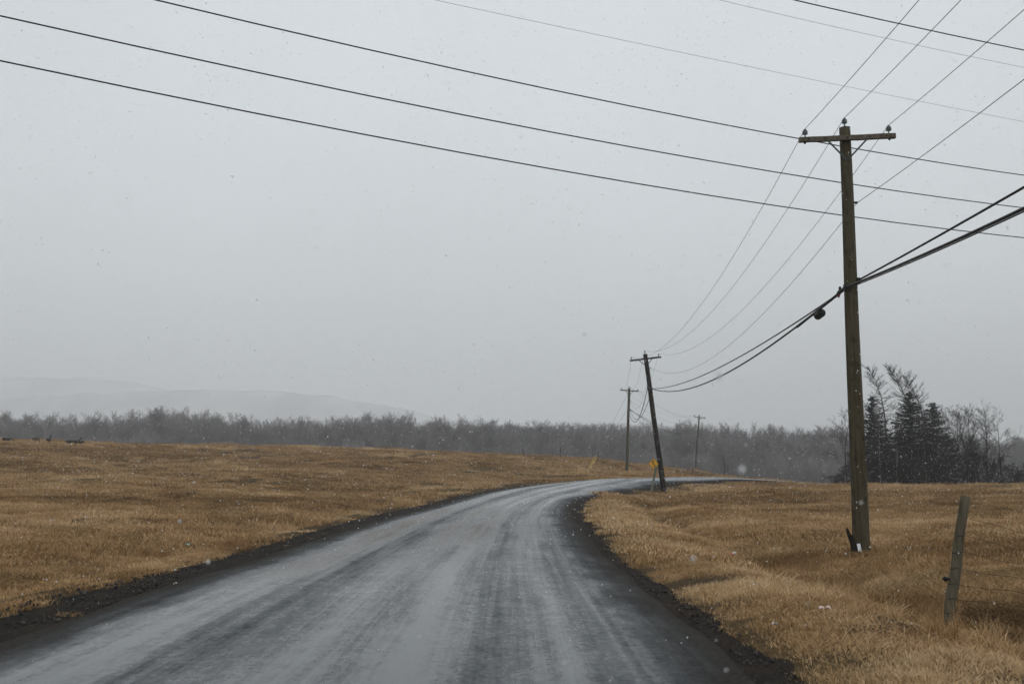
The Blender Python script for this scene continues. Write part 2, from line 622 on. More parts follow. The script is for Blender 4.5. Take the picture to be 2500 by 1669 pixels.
def base_z(X, Y):
    X, Y = np.asarray(X, float).ravel(), np.asarray(Y, float).ravel()
    out = np.empty(len(X))
    for a in range(0, len(X), 20000):
        r = np.sqrt((X[a:a + 20000, None] - ctrl[None, :, 0]) ** 2 + (Y[a:a + 20000, None] - ctrl[None, :, 1]) ** 2 + CC * CC)
        out[a:a + 20000] = -r @ sol[:n] + sol[n]
    return out


SHOULDER_L, SHOULDER_R = 1.25, .55


def ground_z(X, Y):
    X, Y = np.asarray(X, float).ravel(), np.asarray(Y, float).ravel()
    z = base_z(X, Y)
    d, side = road_dist(X, Y)
    near = np.clip((75 - Y) / 30, 0, 1)
    # shallow ditches beside the verge
    z -= np.where(side > 0, .30 * np.exp(-((d - 3.6) / 1.1) ** 2), .16 * np.exp(-((d - 2.3) / .7) ** 2)) * near
    z += np.where(side > 0, .10, .03) * np.exp(-((d - 1.8) / .8) ** 2) * near
    # humps and tussocky unevenness away from the road
    off = np.clip((d - .8) / 2.5, 0, 1)
    fade = np.clip(1 - (np.hypot(X, Y) - 150) / 100, 0, 1)
    z += off * fade * ((vnoise(X, Y, 7.0, 1) - .5) * .22 + (vnoise(X, Y, 2.3, 2) - .5) * .20 + (vnoise(X, Y, 1.0, 3) - .5) * .13)
    # under the road and its shoulders the earth lies lower
    sh = np.where(side > 0, SHOULDER_R, SHOULDER_L) + .35 * (vnoise(X, Y, 1.7, 5) - .5) + .25 * (vnoise(X, Y, .6, 8) - .5)
    k = np.clip((sh + .15 - d) / .5, 0, 1)
    z -= .20 * k * k * (3 - 2 * k)
    return z


def gz(x, y):
    return float(ground_z([x], [y])[0])


def spaced(lo, hi, a, b, step, grow=1.16):
    mid = list(np.arange(a, b + 1e-6, step))
    up, s = [], step
    p = b
    while p < hi:
        s *= grow
        p += s
        up.append(p)
    dn, s = [], step
    p = a
    while p > lo:
        s *= grow
        p -= s
        dn.append(p)
    return np.array(dn[::-1] + mid + up)


gx = spaced(-3600, 3600, -44, 46, .5)
gy = spaced(-2200, 3600, 2, 136, .5)
GX, GY = np.meshgrid(gx, gy)
GZ = ground_z(GX, GY).reshape(GX.shape)
nx, ny = len(gx), len(gy)
idx = np.arange(nx * ny).reshape(ny, nx)
quads = np.stack([idx[:-1, :-1], idx[:-1, 1:], idx[1:, 1:], idx[1:, :-1]], -1).reshape(-1, 4)
ground = np_mesh('ground', np.stack([GX, GY, GZ], -1).reshape(-1, 3), quads, M['ground'], smooth=True)
tag(ground, 'brown fields of dead grass on both sides of the road', kind='structure')


def grid_z(X, Y):
    """Height of the ground mesh itself."""
    i = np.clip(np.searchsorted(gx, X) - 1, 0, nx - 2)
    j = np.clip(np.searchsorted(gy, Y) - 1, 0, ny - 2)
    fx = (X - gx[i]) / (gx[i + 1] - gx[i])
    fy = (Y - gy[j]) / (gy[j + 1] - gy[j])
    return (GZ[j, i] * (1 - fx) + GZ[j, i + 1] * fx) * (1 - fy) + (GZ[j + 1, i] * (1 - fx) + GZ[j + 1, i + 1] * fx) * fy


# road and shoulders
def ribbon(name, offs, material, lift, uvs=False):
    """offs(i) -> list of (lateral from centre, dz) across the strip at station i."""
    V, UV, rows = [], [], None
    for i in range(len(CS)):
        row = offs(i)
        rows = len(row)
        for l, dz in row:
            V.append((CS[i, 0] + NRM[i, 0] * l, CS[i, 1] + NRM[i, 1] * l, dz))
            UV.append((l / HALF[i] * 3.55, STA[i]))
    V = np.array(V)
    m = len(CS)
    zz = base_z(V[:, 0], V[:, 1]).reshape(m, rows)
    k_ = np.hanning(23)[1:-1]
    k_ /= k_.sum()
    zz = np.stack([np.convolve(np.pad(zz[:, q_], 10, mode='edge'), k_, mode='valid') for q_ in range(rows)], 1)
    V[:, 2] += zz.ravel() + lift
    id_ = np.arange(m * rows).reshape(m, rows)
    q = np.stack([id_[:-1, :-1], id_[:-1, 1:], id_[1:, 1:], id_[1:, :-1]], -1).reshape(-1, 4)
    o = np_mesh(name, V, q, material, smooth=True)
    if uvs:
        lay = o.data.uv_layers.new(name='UVMap')
        UV = np.array(UV)
        lay.data.foreach_set('uv', UV[q.ravel()].astype(np.float32).ravel())
    return o


def road_row(i):
    h = HALF[i]
    e1 = .05 * math.sin(STA[i] * .9) + .04 * math.sin(STA[i] * 2.1 + 1)
    e2 = .05 * math.sin(STA[i] * .8 + 2) + .04 * math.sin(STA[i] * 1.9)
    ls_ = np.linspace(-h + e1 * .6, h + e2 * .6, 13)
    row = [(l, .05 * (1 - (l / h) ** 2)) for l in ls_]
    return [(ls_[0] - .04, -.06)] + row + [(ls_[-1] + .04, -.06)]


road = ribbon('road', road_row, M['asphalt'], .012, True)
tag(road, 'wet grey asphalt road curving to the right', kind='structure')
for side, w in ((-1, SHOULDER_L + .55), (1, SHOULDER_R + .55)):
    def row(i, side=side, w=w):
        h = HALF[i]
        js = [-.45, -.1, .2, .45, .7, 1.0, 1.3] if side < 0 else [-.45, -.1, .15, .35, .55, .8, 1.0]
        prof = [0, -.012, -.03, -.045, -.06, -.10, -.17]
        r = [(side * (h + j * w / 1.7 * (1.3 if side < 0 else 1.7)), p - .006 + .018 * math.sin(STA[i] * 2.3 + j * 9)) for j, p in zip(js, prof)]
        return r if side > 0 else r[::-1]
    o = ribbon('gravel_shoulder', row, M['shoulder'], 0)
    tag(o, 'dark wet gravel strip along the %s edge of the asphalt' % ('outer' if side < 0 else 'inner'), kind='structure')

# far hills, nearly lost in the snow haze
def hill(name, Y0, prof, depth, label, seed):
    us = np.array([(P(px, py, Y0).x, P(px, py, Y0).z) for px, py in prof])
    xs = np.linspace(us[0, 0], us[-1, 0], 220)
    ys = np.linspace(Y0 - depth, Y0 + depth, 26)
    HX, HY = np.meshgrid(xs, ys)
    hz = np.interp(HX, us[:, 0], us[:, 1])
    b = np.clip(1 - np.abs(HY - Y0) / depth, 0, 1)
    b = b * b * (3 - 2 * b)
    Z = -4 + (hz + 4) * b + b * (vnoise(HX, HY, 60, seed) - .5) * 9 + b * (vnoise(HX, HY, 16, seed + 1) - .5) * 5
    m2, n2_ = HX.shape
    id_ = np.arange(m2 * n2_).reshape(m2, n2_)
    q = np.stack([id_[:-1, :-1], id_[:-1, 1:], id_[1:, 1:], id_[1:, :-1]], -1).reshape(-1, 4)
    o = np_mesh(name, np.stack([HX, HY, Z], -1).reshape(-1, 3), q, M['hill'], smooth=True)
    tag(o, label, kind='structure')


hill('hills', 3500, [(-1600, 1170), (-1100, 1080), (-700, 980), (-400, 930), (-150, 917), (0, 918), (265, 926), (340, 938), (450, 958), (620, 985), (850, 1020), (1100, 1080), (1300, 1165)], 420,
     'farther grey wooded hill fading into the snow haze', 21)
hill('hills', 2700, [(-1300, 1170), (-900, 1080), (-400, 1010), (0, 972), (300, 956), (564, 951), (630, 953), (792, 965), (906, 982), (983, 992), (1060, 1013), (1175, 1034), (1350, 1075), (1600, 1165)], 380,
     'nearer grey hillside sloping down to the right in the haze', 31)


# ------------------------------------------------------------------ scatter with geometry nodes
def scatter(name, pts, rots, scales, picks, protos, label, ptint=None):
    """One object: prototypes instanced on points."""
    col = bpy.data.collections.new(name + '_source')
    for o in protos:
        col.objects.link(o)
    me = bpy.data.meshes.new(name)
    me.vertices.add(len(pts))
    me.vertices.foreach_set('co', np.asarray(pts, np.float32).ravel())
    a = me.attributes.new('rot', 'FLOAT_VECTOR', 'POINT')
    a.data.foreach_set('vector', np.asarray(rots, np.float32).ravel())
    a = me.attributes.new('scl', 'FLOAT_VECTOR', 'POINT')
    a.data.foreach_set('vector', np.asarray(scales, np.float32).ravel())
    a = me.attributes.new('pick', 'INT', 'POINT')
    a.data.foreach_set('value', np.asarray(picks, np.int32))
    if ptint is not None:
        a = me.attributes.new('ptint', 'FLOAT', 'POINT')
        a.data.foreach_set('value', np.asarray(ptint, np.float32))
    o = bpy.data.objects.new(name, me)
    COL.objects.link(o)
    ng = bpy.data.node_groups.new(name + '_nodes', 'GeometryNodeTree')
    ng.interface.new_socket('Geometry', in_out='INPUT', socket_type='NodeSocketGeometry')
    ng.interface.new_socket('Geometry', in_out='OUTPUT', socket_type='NodeSocketGeometry')
    N, L = ng.nodes, ng.links
    gi, go = N.new('NodeGroupInput'), N.new('NodeGroupOutput')
    ip = N.new('GeometryNodeInstanceOnPoints')
    ci = N.new('GeometryNodeCollectionInfo')
    ci.inputs['Collection'].default_value = col
    ci.inputs['Separate Children'].default_value = True
    ci.inputs['Reset Children'].default_value = True

    def named(nm, ty):
        q = N.new('GeometryNodeInputNamedAttribute')
        q.data_type = ty
        q.inputs['Name'].default_value = nm
        return q.outputs[0]
    L.new(gi.outputs[0], ip.inputs['Points'])
    L.new(ci.outputs[0], ip.inputs['Instance'])
    ip.inputs['Pick Instance'].default_value = True
    L.new(named('pick', 'INT'), ip.inputs['Instance Index'])
    er = N.new('FunctionNodeEulerToRotation')
    L.new(named('rot', 'FLOAT_VECTOR'), er.inputs[0])
    L.new(er.outputs[0], ip.inputs['Rotation'])
    L.new(named('scl', 'FLOAT_VECTOR'), ip.inputs['Scale'])
    L.new(ip.outputs[0], go.inputs[0])
    md = o.modifiers.new('scatter', 'NODES')
    md.node_group = ng
    tag(o, label, kind='stuff')
    return o


def blade_patch(name, radius, count, hmin, hmax, width, lean, comb=None, curl=.5, tint0=.0, tint1=1.0):
    """A patch of bent tapering grass blades (three triangles each)."""
    r = radius * np.sqrt(rng.random(count))
    th = rng.random(count) * 2 * np.pi
    bx, by = r * np.cos(th), r * np.sin(th)
    hgt = hmin + (hmax - hmin) * rng.random(count) ** 1.6
    az = rng.random(count) * 2 * np.pi if comb is None else comb + rng.normal(0, .7, count)
    ln = np.clip(lean + rng.normal(0, .28, count), .05, 1.5)
    d = np.stack([np.cos(az) * np.sin(ln), np.sin(az) * np.sin(ln), np.cos(ln)], 1)
    ln2 = np.clip(ln + curl * rng.random(count), .05, 1.62)
    d2 = np.stack([np.cos(az) * np.sin(ln2), np.sin(az) * np.sin(ln2), np.cos(ln2)], 1)
    fa = rng.random(count) * np.pi
    sx = np.stack([np.cos(fa), np.sin(fa), np.zeros(count)], 1) * (width * (.6 + .8 * rng.random(count)))[:, None] / 2
    b = np.stack([bx, by, -.02 * np.ones(count)], 1)
    m = b + d * (hgt * .55)[:, None]
    tip = m + d2 * (hgt * .5)[:, None]
    V = np.stack([b - sx, b + sx, m + sx * .75, m - sx * .75, tip], 1).reshape(-1, 3)
    k = np.arange(count)[:, None] * 5
    T = np.concatenate([k + [0, 1, 2], k + [0, 2, 3], k + [3, 2, 4]], 0)
    o = np_mesh(name, V, T, M['blades'], link=False)
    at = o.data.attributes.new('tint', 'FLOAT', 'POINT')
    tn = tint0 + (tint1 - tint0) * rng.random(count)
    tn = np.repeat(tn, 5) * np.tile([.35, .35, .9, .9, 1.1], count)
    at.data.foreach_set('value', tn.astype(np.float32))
    return o


protos = []
for k in range(4):   # 0-3 short mown stubble, near
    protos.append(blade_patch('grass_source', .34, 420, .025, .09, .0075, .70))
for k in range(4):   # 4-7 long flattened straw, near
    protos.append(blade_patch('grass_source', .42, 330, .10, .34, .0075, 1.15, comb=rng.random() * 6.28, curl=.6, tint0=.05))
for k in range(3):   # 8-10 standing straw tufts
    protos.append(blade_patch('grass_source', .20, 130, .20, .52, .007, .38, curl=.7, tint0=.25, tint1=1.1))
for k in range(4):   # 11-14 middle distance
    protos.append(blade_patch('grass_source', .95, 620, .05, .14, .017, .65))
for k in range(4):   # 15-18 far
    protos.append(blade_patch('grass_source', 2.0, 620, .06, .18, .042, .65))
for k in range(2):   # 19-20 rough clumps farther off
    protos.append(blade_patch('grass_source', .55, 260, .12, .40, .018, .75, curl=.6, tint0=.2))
for i, o in enumerate(protos):
    o.name = 'grass_source_%02d' % i

gp, gs, gk = [], [], []


def sow(cnt, y0, y1, prob, pick, smin, smax, xspan=.60, margin=3.0, zs=None):
    Y = np.sqrt(rng.random(cnt) * (y1 * y1 - y0 * y0) + y0 * y0) if y0 > 0 else y0 + (y1 - y0) * rng.random(cnt)
    X = (rng.random(cnt) * 2 - 1) * (xspan * np.abs(Y) + margin)
    d, side = road_dist(X, Y)
    keep = rng.random(cnt) < prob(X, Y, d, side)
    X, Y = X[keep], Y[keep]
    s = smin + (smax - smin) * rng.random(len(X))
    zz = grid_z(X, Y)
    dk = d[keep]
    zz = np.where(dk < 1.5, np.maximum(zz, base_z(X, Y) - .045 - .06 * np.clip(dk - .4, 0, 1)), zz)
    gp.append(np.stack([X, Y, zz], 1))
    gs.append(np.stack([s, s, s * (.8 + .5 * rng.random(len(X))) * (zs or 1.0)], 1))
    gk.append(rng.integers(pick[0], pick[1] + 1, len(X)))


def edge(d, side, a=.25, w=.45):
    sh = np.where(side > 0, SHOULDER_R, SHOULDER_L)
    return np.clip((d - sh + a) / w, 0, 1)


def rough_zone(X, Y, d, side):
    """Where the grass stands long: the unmown strip along the pole and fence line and the ditch sides."""
    strip = np.exp(-((X - 6.2) / 2.6) ** 2) * np.clip((30 - Y) / 8, 0, 1)
    ditch = np.exp(-((d - 3.4) / 1.3) ** 2) * np.where(side > 0, 1, .45)
    left = np.exp(-((d - 2.4) / .9) ** 2) * np.where(side < 0, .9, 0)
    return np.clip(np.maximum(np.maximum(strip, ditch), left), 0, 1)


# near carpet
sow(17000, 4.0, 26, lambda X, Y, d, s: edge(d - .12, s) * (.08 + .92 * (vnoise(X, Y, .8, 4) > .32)), (0, 3), .75, 1.25)
sow(9000, 4.0, 30, lambda X, Y, d, s: edge(d - .5, s) * rough_zone(X, Y, d, s) * (.25 + .75 * (vnoise(X, Y, 1.4, 9) > .38)), (4, 7), .6, 1.15, zs=.7)
sow(3400, 4.0, 34, lambda X, Y, d, s: edge(d - .8, s) * rough_zone(X, Y, d, s) ** 2 * (vnoise(X, Y, 1.7, 11) > .64), (8, 10), .35, .8)
# a straggle of grass creeping into the gravel
sow(9000, 4.5, 40, lambda X, Y, d, s: .42 * (d > .22) * (d < 1.5) * (vnoise(X, Y, .6, 12) > .55) * np.clip(d / 1.0, 0, 1), (0, 3), .2, .55)
# middle and far
sow(15000, 20, 62, lambda X, Y, d, s: edge(d - .75, s, .2) * (.10 + .90 * (vnoise(X, Y, 1.1, 6) > .40)), (11, 14), .7, 1.25)
sow(3000, 24, 75, lambda X, Y, d, s: edge(d - .4, s) * np.clip(rough_zone(X, Y, d, s) + .10, 0, 1) * (vnoise(X, Y, 3, 7) > .45), (19, 20), .6, 1.3)
sow(9000, 55, 138, lambda X, Y, d, s: edge(d - 1.5, s, .2) * (.2 + .8 * (vnoise(X, Y, 3.0, 6) > .36)), (15, 18), .6, 1.2, xspan=.66)
sow(5000, 62, 120, lambda X, Y, d, s: (edge(d - .8, s) * (d < 3.8)), (11, 14), .6, 1.1)
sow(2400, 70, 190, lambda X, Y, d, s: edge(d - .6, s) * .45 * (vnoise(X, Y, 5, 13) > .5), (19, 20), .8, 1.7)
sow(900, 138, 200, lambda X, Y, d, s: edge(d - 2, s), (15, 18), .8, 1.3)
gp, gs, gk = np.concatenate(gp), np.concatenate(gs), np.concatenate(gk)
e = .5
sx = (grid_z(gp[:, 0] + e, gp[:, 1]) - grid_z(gp[:, 0] - e, gp[:, 1])) / (2 * e)
sy = (grid_z(gp[:, 0], gp[:, 1] + e) - grid_z(gp[:, 0], gp[:, 1] - e)) / (2 * e)
gr = []
for a, b in zip(sx, sy):
    nrm = Vector((-a, -b, 1)).normalized()
    q = Vector((0, 0, 1)).rotation_difference(nrm) @ Matrix.Rotation(random.random() * 6.283, 3, 'Z').to_quaternion()
    gr.append(tuple(q.to_euler('XYZ')))
gd, gside = road_dist(gp[:, 0], gp[:, 1])
gt = .52 + .42 * np.exp(-((gd - 1.9) / 1.1) ** 2) * np.where(gside > 0, 1, .45) - .22 * np.exp(-((gd - 3.7) / .8) ** 2) * (gp[:, 1] < 60)
gt += (vnoise(gp[:, 0] * .6, gp[:, 1] * 1.3, 7, 41) - .5) * .55 + (vnoise(gp[:, 0], gp[:, 1], 2.2, 42) - .5) * .50 + (vnoise(gp[:, 0], gp[:, 1], .8, 43) - .5) * .50
gt += (vnoise(gp[:, 0], gp[:, 1], .35, 44) - .5) * .36 - .30 * np.clip((17 - gp[:, 1]) / 8, 0, 1) * (gside > 0) * np.clip(gd - 1.5, 0, 1)
gt += rng.normal(0, .09, len(gt)) + np.where((gk >= 4) & (gk <= 10), .04, 0) + np.where(gk >= 19, .12, 0)
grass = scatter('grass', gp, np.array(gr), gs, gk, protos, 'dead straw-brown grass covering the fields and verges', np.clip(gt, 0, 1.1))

# loose gravel on the shoulders
stones = []
for k in range(5):
    mb = MB()
    vs = [Vector((random.uniform(-1, 1), random.uniform(-1, 1), random.uniform(-1, 1))).normalized() for _ in range(0)]
    t_ = (1 + 5 ** .5) / 2
    ico = [(-1, t_, 0), (1, t_, 0), (-1, -t_, 0), (1, -t_, 0), (0, -1, t_), (0, 1, t_), (0, -1, -t_), (0, 1, -t_), (t_, 0, -1), (t_, 0, 1), (-t_, 0, -1), (-t_, 0, 1)]
    fc = [(0, 11, 5), (0, 5, 1), (0, 1, 7), (0, 7, 10), (0, 10, 11), (1, 5, 9), (5, 11, 4), (11, 10, 2), (10, 7, 6), (7, 1, 8), (3, 9, 4), (3, 4, 2), (3, 2, 6), (3, 6, 8), (3, 8, 9), (4, 9, 5), (2, 4, 11), (6, 2, 10), (8, 6, 7), (9, 8, 1)]
    V = np.array(ico) / 1.9 * (.75 + .5 * rng.random((12, 1)))
    V *= np.array([1, .8, .55])
    stones.append(np_mesh('gravel_source_%d' % k, V, np.array(fc), M['stone'], link=False))
ns = 15000
ii = rng.integers(0, len(CS) - 1, ns * 4)
ii = ii[(CS[ii, 1] > 4) & (CS[ii, 1] < 60) & (rng.random(len(ii)) < np.clip(14 / CS[ii, 1], 0, 1))][:ns]
f = rng.random(len(ii))
c = CS[ii] * (1 - f)[:, None] + CS[ii + 1] * f[:, None]
sd = np.where(rng.random(len(ii)) < .6, -1, 1)
lo = np.where(sd < 0, SHOULDER_L, SHOULDER_R)
l = sd * (HALF[ii] - .15 + (lo + .05) * rng.random(len(ii)))
X, Y = c[:, 0] + NRM[ii, 0] * l, c[:, 1] + NRM[ii, 1] * l
Z = np.maximum(base_z(X, Y) - .035, grid_z(X, Y))
s_ = .004 + .030 * rng.random(len(X)) ** 5
scatter('gravel', np.stack([X, Y, Z], 1), rng.random((len(X), 3)) * 6.28, np.repeat(s_[:, None], 3, 1), rng.integers(0, 5, len(X)), stones,
        'loose dark gravel scattered on the shoulders')

# ------------------------------------------------------------------ trees
class Twigs:
    """Collects tapered three-sided branches fast."""

    def __init__(self):
        self.a, self.b, self.ra, self.rb = [], [], [], []

    def seg(self, a, b, ra, rb):
        self.a.append(tuple(a))
        self.b.append(tuple(b))
        self.ra.append(ra)
        self.rb.append(rb)

    def arrays(self):
        a, b = np.array(self.a), np.array(self.b)
        d = b - a
        d /= np.maximum(np.linalg.norm(d, axis=1), 1e-6)[:, None]
        ref = np.where(np.abs(d[:, 2:3]) > .9, np.array([[1., 0, 0]]), np.array([[0, 0, 1.]]))
        s = np.cross(d, ref)
        s /= np.linalg.norm(s, axis=1)[:, None]
        u = np.cross(d, s)
        ra, rb = np.array(self.ra)[:, None], np.array(self.rb)[:, None]
        V = []
        for base, r in ((a, ra), (b, rb)):
            for k in range(3):
                t_ = 2 * math.pi * k / 3
                V.append(base + (s * math.cos(t_) + u * math.sin(t_)) * r)
        V = np.stack(V, 1).reshape(-1, 3)
        k = np.arange(len(a))[:, None] * 6
        T = np.concatenate([k + q for q in ([0, 1, 4], [0, 4, 3], [1, 2, 5], [1, 5, 4], [2, 0, 3], [2, 3, 5])], 0)
        return V, T

    def build(self, name, material, parent=None, link=True):
        V, T = self.arrays()
        o = np_mesh(name, V, T, material, link=link)
        if parent is not None:
            o.parent = parent
        return o


def rv(s):
    return Vector((random.gauss(0, s), random.gauss(0, s), random.gauss(0, s)))


def grow(tw, trunk, p, d, length, r, level, up, spread, kids, rmin, segs=3):
    """A limb and its side shoots."""
    q = p.copy()
    st = length / segs
    pts = [q.copy()]
    for i in range(segs):
        d = (d + rv(.13) + Vector((0, 0, up))).normalized()
        n_ = q + d * st
        (trunk if (trunk is not None and level == 0) else tw).seg(q, n_, max(rmin, r * (1 - i / segs * .7)), max(rmin * .7, r * (1 - (i + 1) / segs * .7)))
        q = n_
        pts.append(q.copy())
    if level <= 0 and not kids:
        return
    if kids:
        for _ in range(kids[0]):
            f_ = random.uniform(.25, 1.0)
            k = min(int(f_ * segs), segs - 1)
            b = pts[k].lerp(pts[k + 1], f_ * segs - k)
            side = rv(1)
            side = (side - d * side.dot(d)).normalized()
            nd = (d * random.uniform(.55, 1.0) + side * spread).normalized()
            grow(tw, None, b, nd, length * random.uniform(.34, .60) * (1.15 - f_ * .4), max(rmin, r * .45), level + 1, up, spread, kids[1:], rmin, 2)


def bare_tree_parts(h, crown_from, lean, rad, kids, rmin, spread=.75, up=.06, stems=1):
    """Trunk and leafless crown, both as Twigs."""
    trs, tw = [], Twigs()
    for s in range(stems):
        tr = Twigs()
        trs.append(tr)
        p = Vector((random.uniform(-.25, .25) * (stems > 1) * 2, random.uniform(-.25, .25) * (stems > 1), -.3))
        d = Vector((lean[0] + random.uniform(-.12, .12) * (stems > 1) * 2, lean[1], 1)).normalized()
        nseg = 9
        hh = h * random.uniform(.85, 1.0) if s else h
        for i in range(nseg):
            d = (d + rv(.045) + Vector((0, 0, .05))).normalized()
            q = p + d * (hh + .3) / nseg
            f0, f1 = i / nseg, (i + 1) / nseg
            tr.seg(p, q, max(rmin, rad * (1 - f0 * .93)), max(rmin, rad * (1 - f1 * .93)))
            if f1 > crown_from:
                for _ in range(kids[0]):
                    b = p.lerp(q, random.random())
                    az = random.random() * 6.283
                    sd = Vector((math.cos(az), math.sin(az), 0))
                    prof = math.sin(min(1, (1.04 - f1) / (1.02 - crown_from)) * math.pi * .72 + .25)
                    nd = (d * random.uniform(.5, 1.1) + sd * spread).normalized()
                    grow(tw, None, b, nd, hh * .30 * max(.22, prof) * random.uniform(.7, 1.2), max(rmin, rad * .32 * (1 - f0 * .6)), 1, up, spread * .85, kids[1:], rmin)
            p = q
    return trs, tw


# the far wood: one grey mass of leafless trees
wood_src = []
for k in range(7):
    random.seed(100 + k)
    tr, tw = bare_tree_parts(16, .12, (random.uniform(-.05, .05), 0), .12, [5, 7, 4], .013, spread=.48, up=.16, stems=1 + (k % 2))
    for q_ in tr:
        tw.a += q_.a
        tw.b += q_.b
        tw.ra += q_.ra
        tw.rb += q_.rb
    V, T = tw.arrays()
    V[:, 2] = np.maximum(V[:, 2], -1)
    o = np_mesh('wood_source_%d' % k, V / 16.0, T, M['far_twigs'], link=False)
    wood_src.append(o)
TOPS = [(-700, 1024), (-300, 1018), (0, 1020), (20, 1013), (66, 1028), (116, 1025), (209, 1016), (232, 1031), (298, 1019), (348, 1007), (481, 1008), (530, 1015), (547, 1028), (590, 1021), (617, 1034), (647, 1030),
        (715, 1025), (868, 1026), (952, 1016), (1002, 1028), (1098, 1032), (1290, 1037), (1400, 1037), (1549, 1036), (1600, 1042), (1712, 1041), (1814, 1052),
        (1890, 1042), (1947, 1049), (1970, 1062), (2031, 1049), (2200, 1058), (2465, 1071), (2520, 1073), (3000, 1075)]
TX, TY = [q[0] for q in TOPS], [q[1] for q in TOPS]
wp, ws = [], []
for rowi, (y0, cnt, drop) in enumerate(((262, 380, .84), (270, 420, 1.0), (279, 420, .99), (290, 400, .98), (302, 380, .97), (316, 340, .96), (250, 300, .62))):
    for _ in range(cnt):
        Y = y0 + random.uniform(-5, 5)
        X = random.uniform(-.78, .78) * Y
        px = 1250 + F * X / Y
        top = P(px, np.interp(px, TX, TY), 272).z + 0.1
        b = gz(X, Y)
        hgt = (top - b) * drop * random.choice((.86, .92, .95, .98, 1.0)) * random.uniform(.95, 1.02)
        wp.append((X, Y, b - .2))
        wd = random.uniform(15, 24) * (hgt / 18)
        ws.append((wd, wd, hgt))
wp, ws = np.array(wp), np.array(ws)
wr = np.zeros_like(wp)
wr[:, 2] = np.random.default_rng(3).random(len(wp)) * 6.28
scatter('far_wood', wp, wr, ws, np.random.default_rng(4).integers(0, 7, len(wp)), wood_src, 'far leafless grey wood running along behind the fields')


def at_ground(px, Y):
    x = P(px, 1165, Y).x
    return Vector((x, Y, gz(x, Y)))


def thing(name, loc, label, cat, group=None):
    return tag(empty(name, loc), label, cat, group)


CL = 'trees and shrubs clustered at the right end of the far crest'


def bare_tree(px, ytop, Y, label, seed, crown=.3, lean=0.0, kids=(3, 5, 5), rad=.13, mat='twigs', bark='bark', spread=.75, up=.08, stems=1, rmin=.0085, name='bare_tree'):
    random.seed(seed)
    b = at_ground(px, Y)
    h = P(px, ytop, Y).z - b.z
    t_ = thing(name, b, label, 'tree' if name != 'bare_shrub' else 'shrub', CL)
    tr, tw = bare_tree_parts(h, crown, (lean, 0), rad, list(kids), rmin, spread, up, stems)
    for q_ in tr:
        q_.build('trunk', M[bark], t_)
    tw.build('crown', M[mat], t_)
    return t_


def larch(px, ytop, Y, bend, label, seed, gaps=1.0):
    """Tall leafless larch, its tip blown over."""
    random.seed(seed)
    b = at_ground(px, Y)
    h = P(px, ytop, Y).z - b.z
    t_ = thing('larch_tree', b, label, 'tree', CL)
    tr, tw = Twigs(), Twigs()
    pts = []
    for i in range(25):
        f_ = i / 24
        off = bend * max(0, f_ - .55) ** 2 * 5.0
        pts.append(Vector((off + random.uniform(-.05, .05), random.uniform(-.05, .05), -.3 + (h + .3) * f_)))
    for i in range(24):
        f_ = i / 24
        tr.seg(pts[i], pts[i + 1], .19 * (1 - f_ * .93), .19 * (1 - (f_ + 1 / 24) * .93))
        if f_ > .16:
            for _ in range(8):
                if random.random() > gaps:
                    continue
                az = random.random() * 6.283
                p = pts[i].lerp(pts[i + 1], random.random())
                L_ = (1.0 - f_) * 3.3 + .55 + random.uniform(-.4, .6)
                if random.random() < .12:
                    L_ *= 1.35
                d = Vector((math.cos(az) + math.copysign(.35, bend) * (f_ > .6), math.sin(az), random.uniform(-.25, .15) + .5 * (f_ > .75)))
                d.normalize()
                q = p.copy()
                for s in range(4):
                    d = (d + Vector((0, 0, .16)) + rv(.07)).normalized()
                    n_ = q + d * L_ / 4
                    tw.seg(q, n_, .022 * (1 - s * .2), .022 * (1 - (s + 1) * .2))
                    for _k in range(6):
                        sd = rv(1)
                        nd = (d * .8 + sd.normalized() * .6 + Vector((0, 0, .1))).normalized()
                        o_ = q.lerp(n_, random.random())
                        tw.seg(o_, o_ + nd * random.uniform(.15, .55), .009, .006)
                    q = n_
    tr.build('trunk', M['bark'], t_)
    tw.build('crown', M['twigs'], t_)


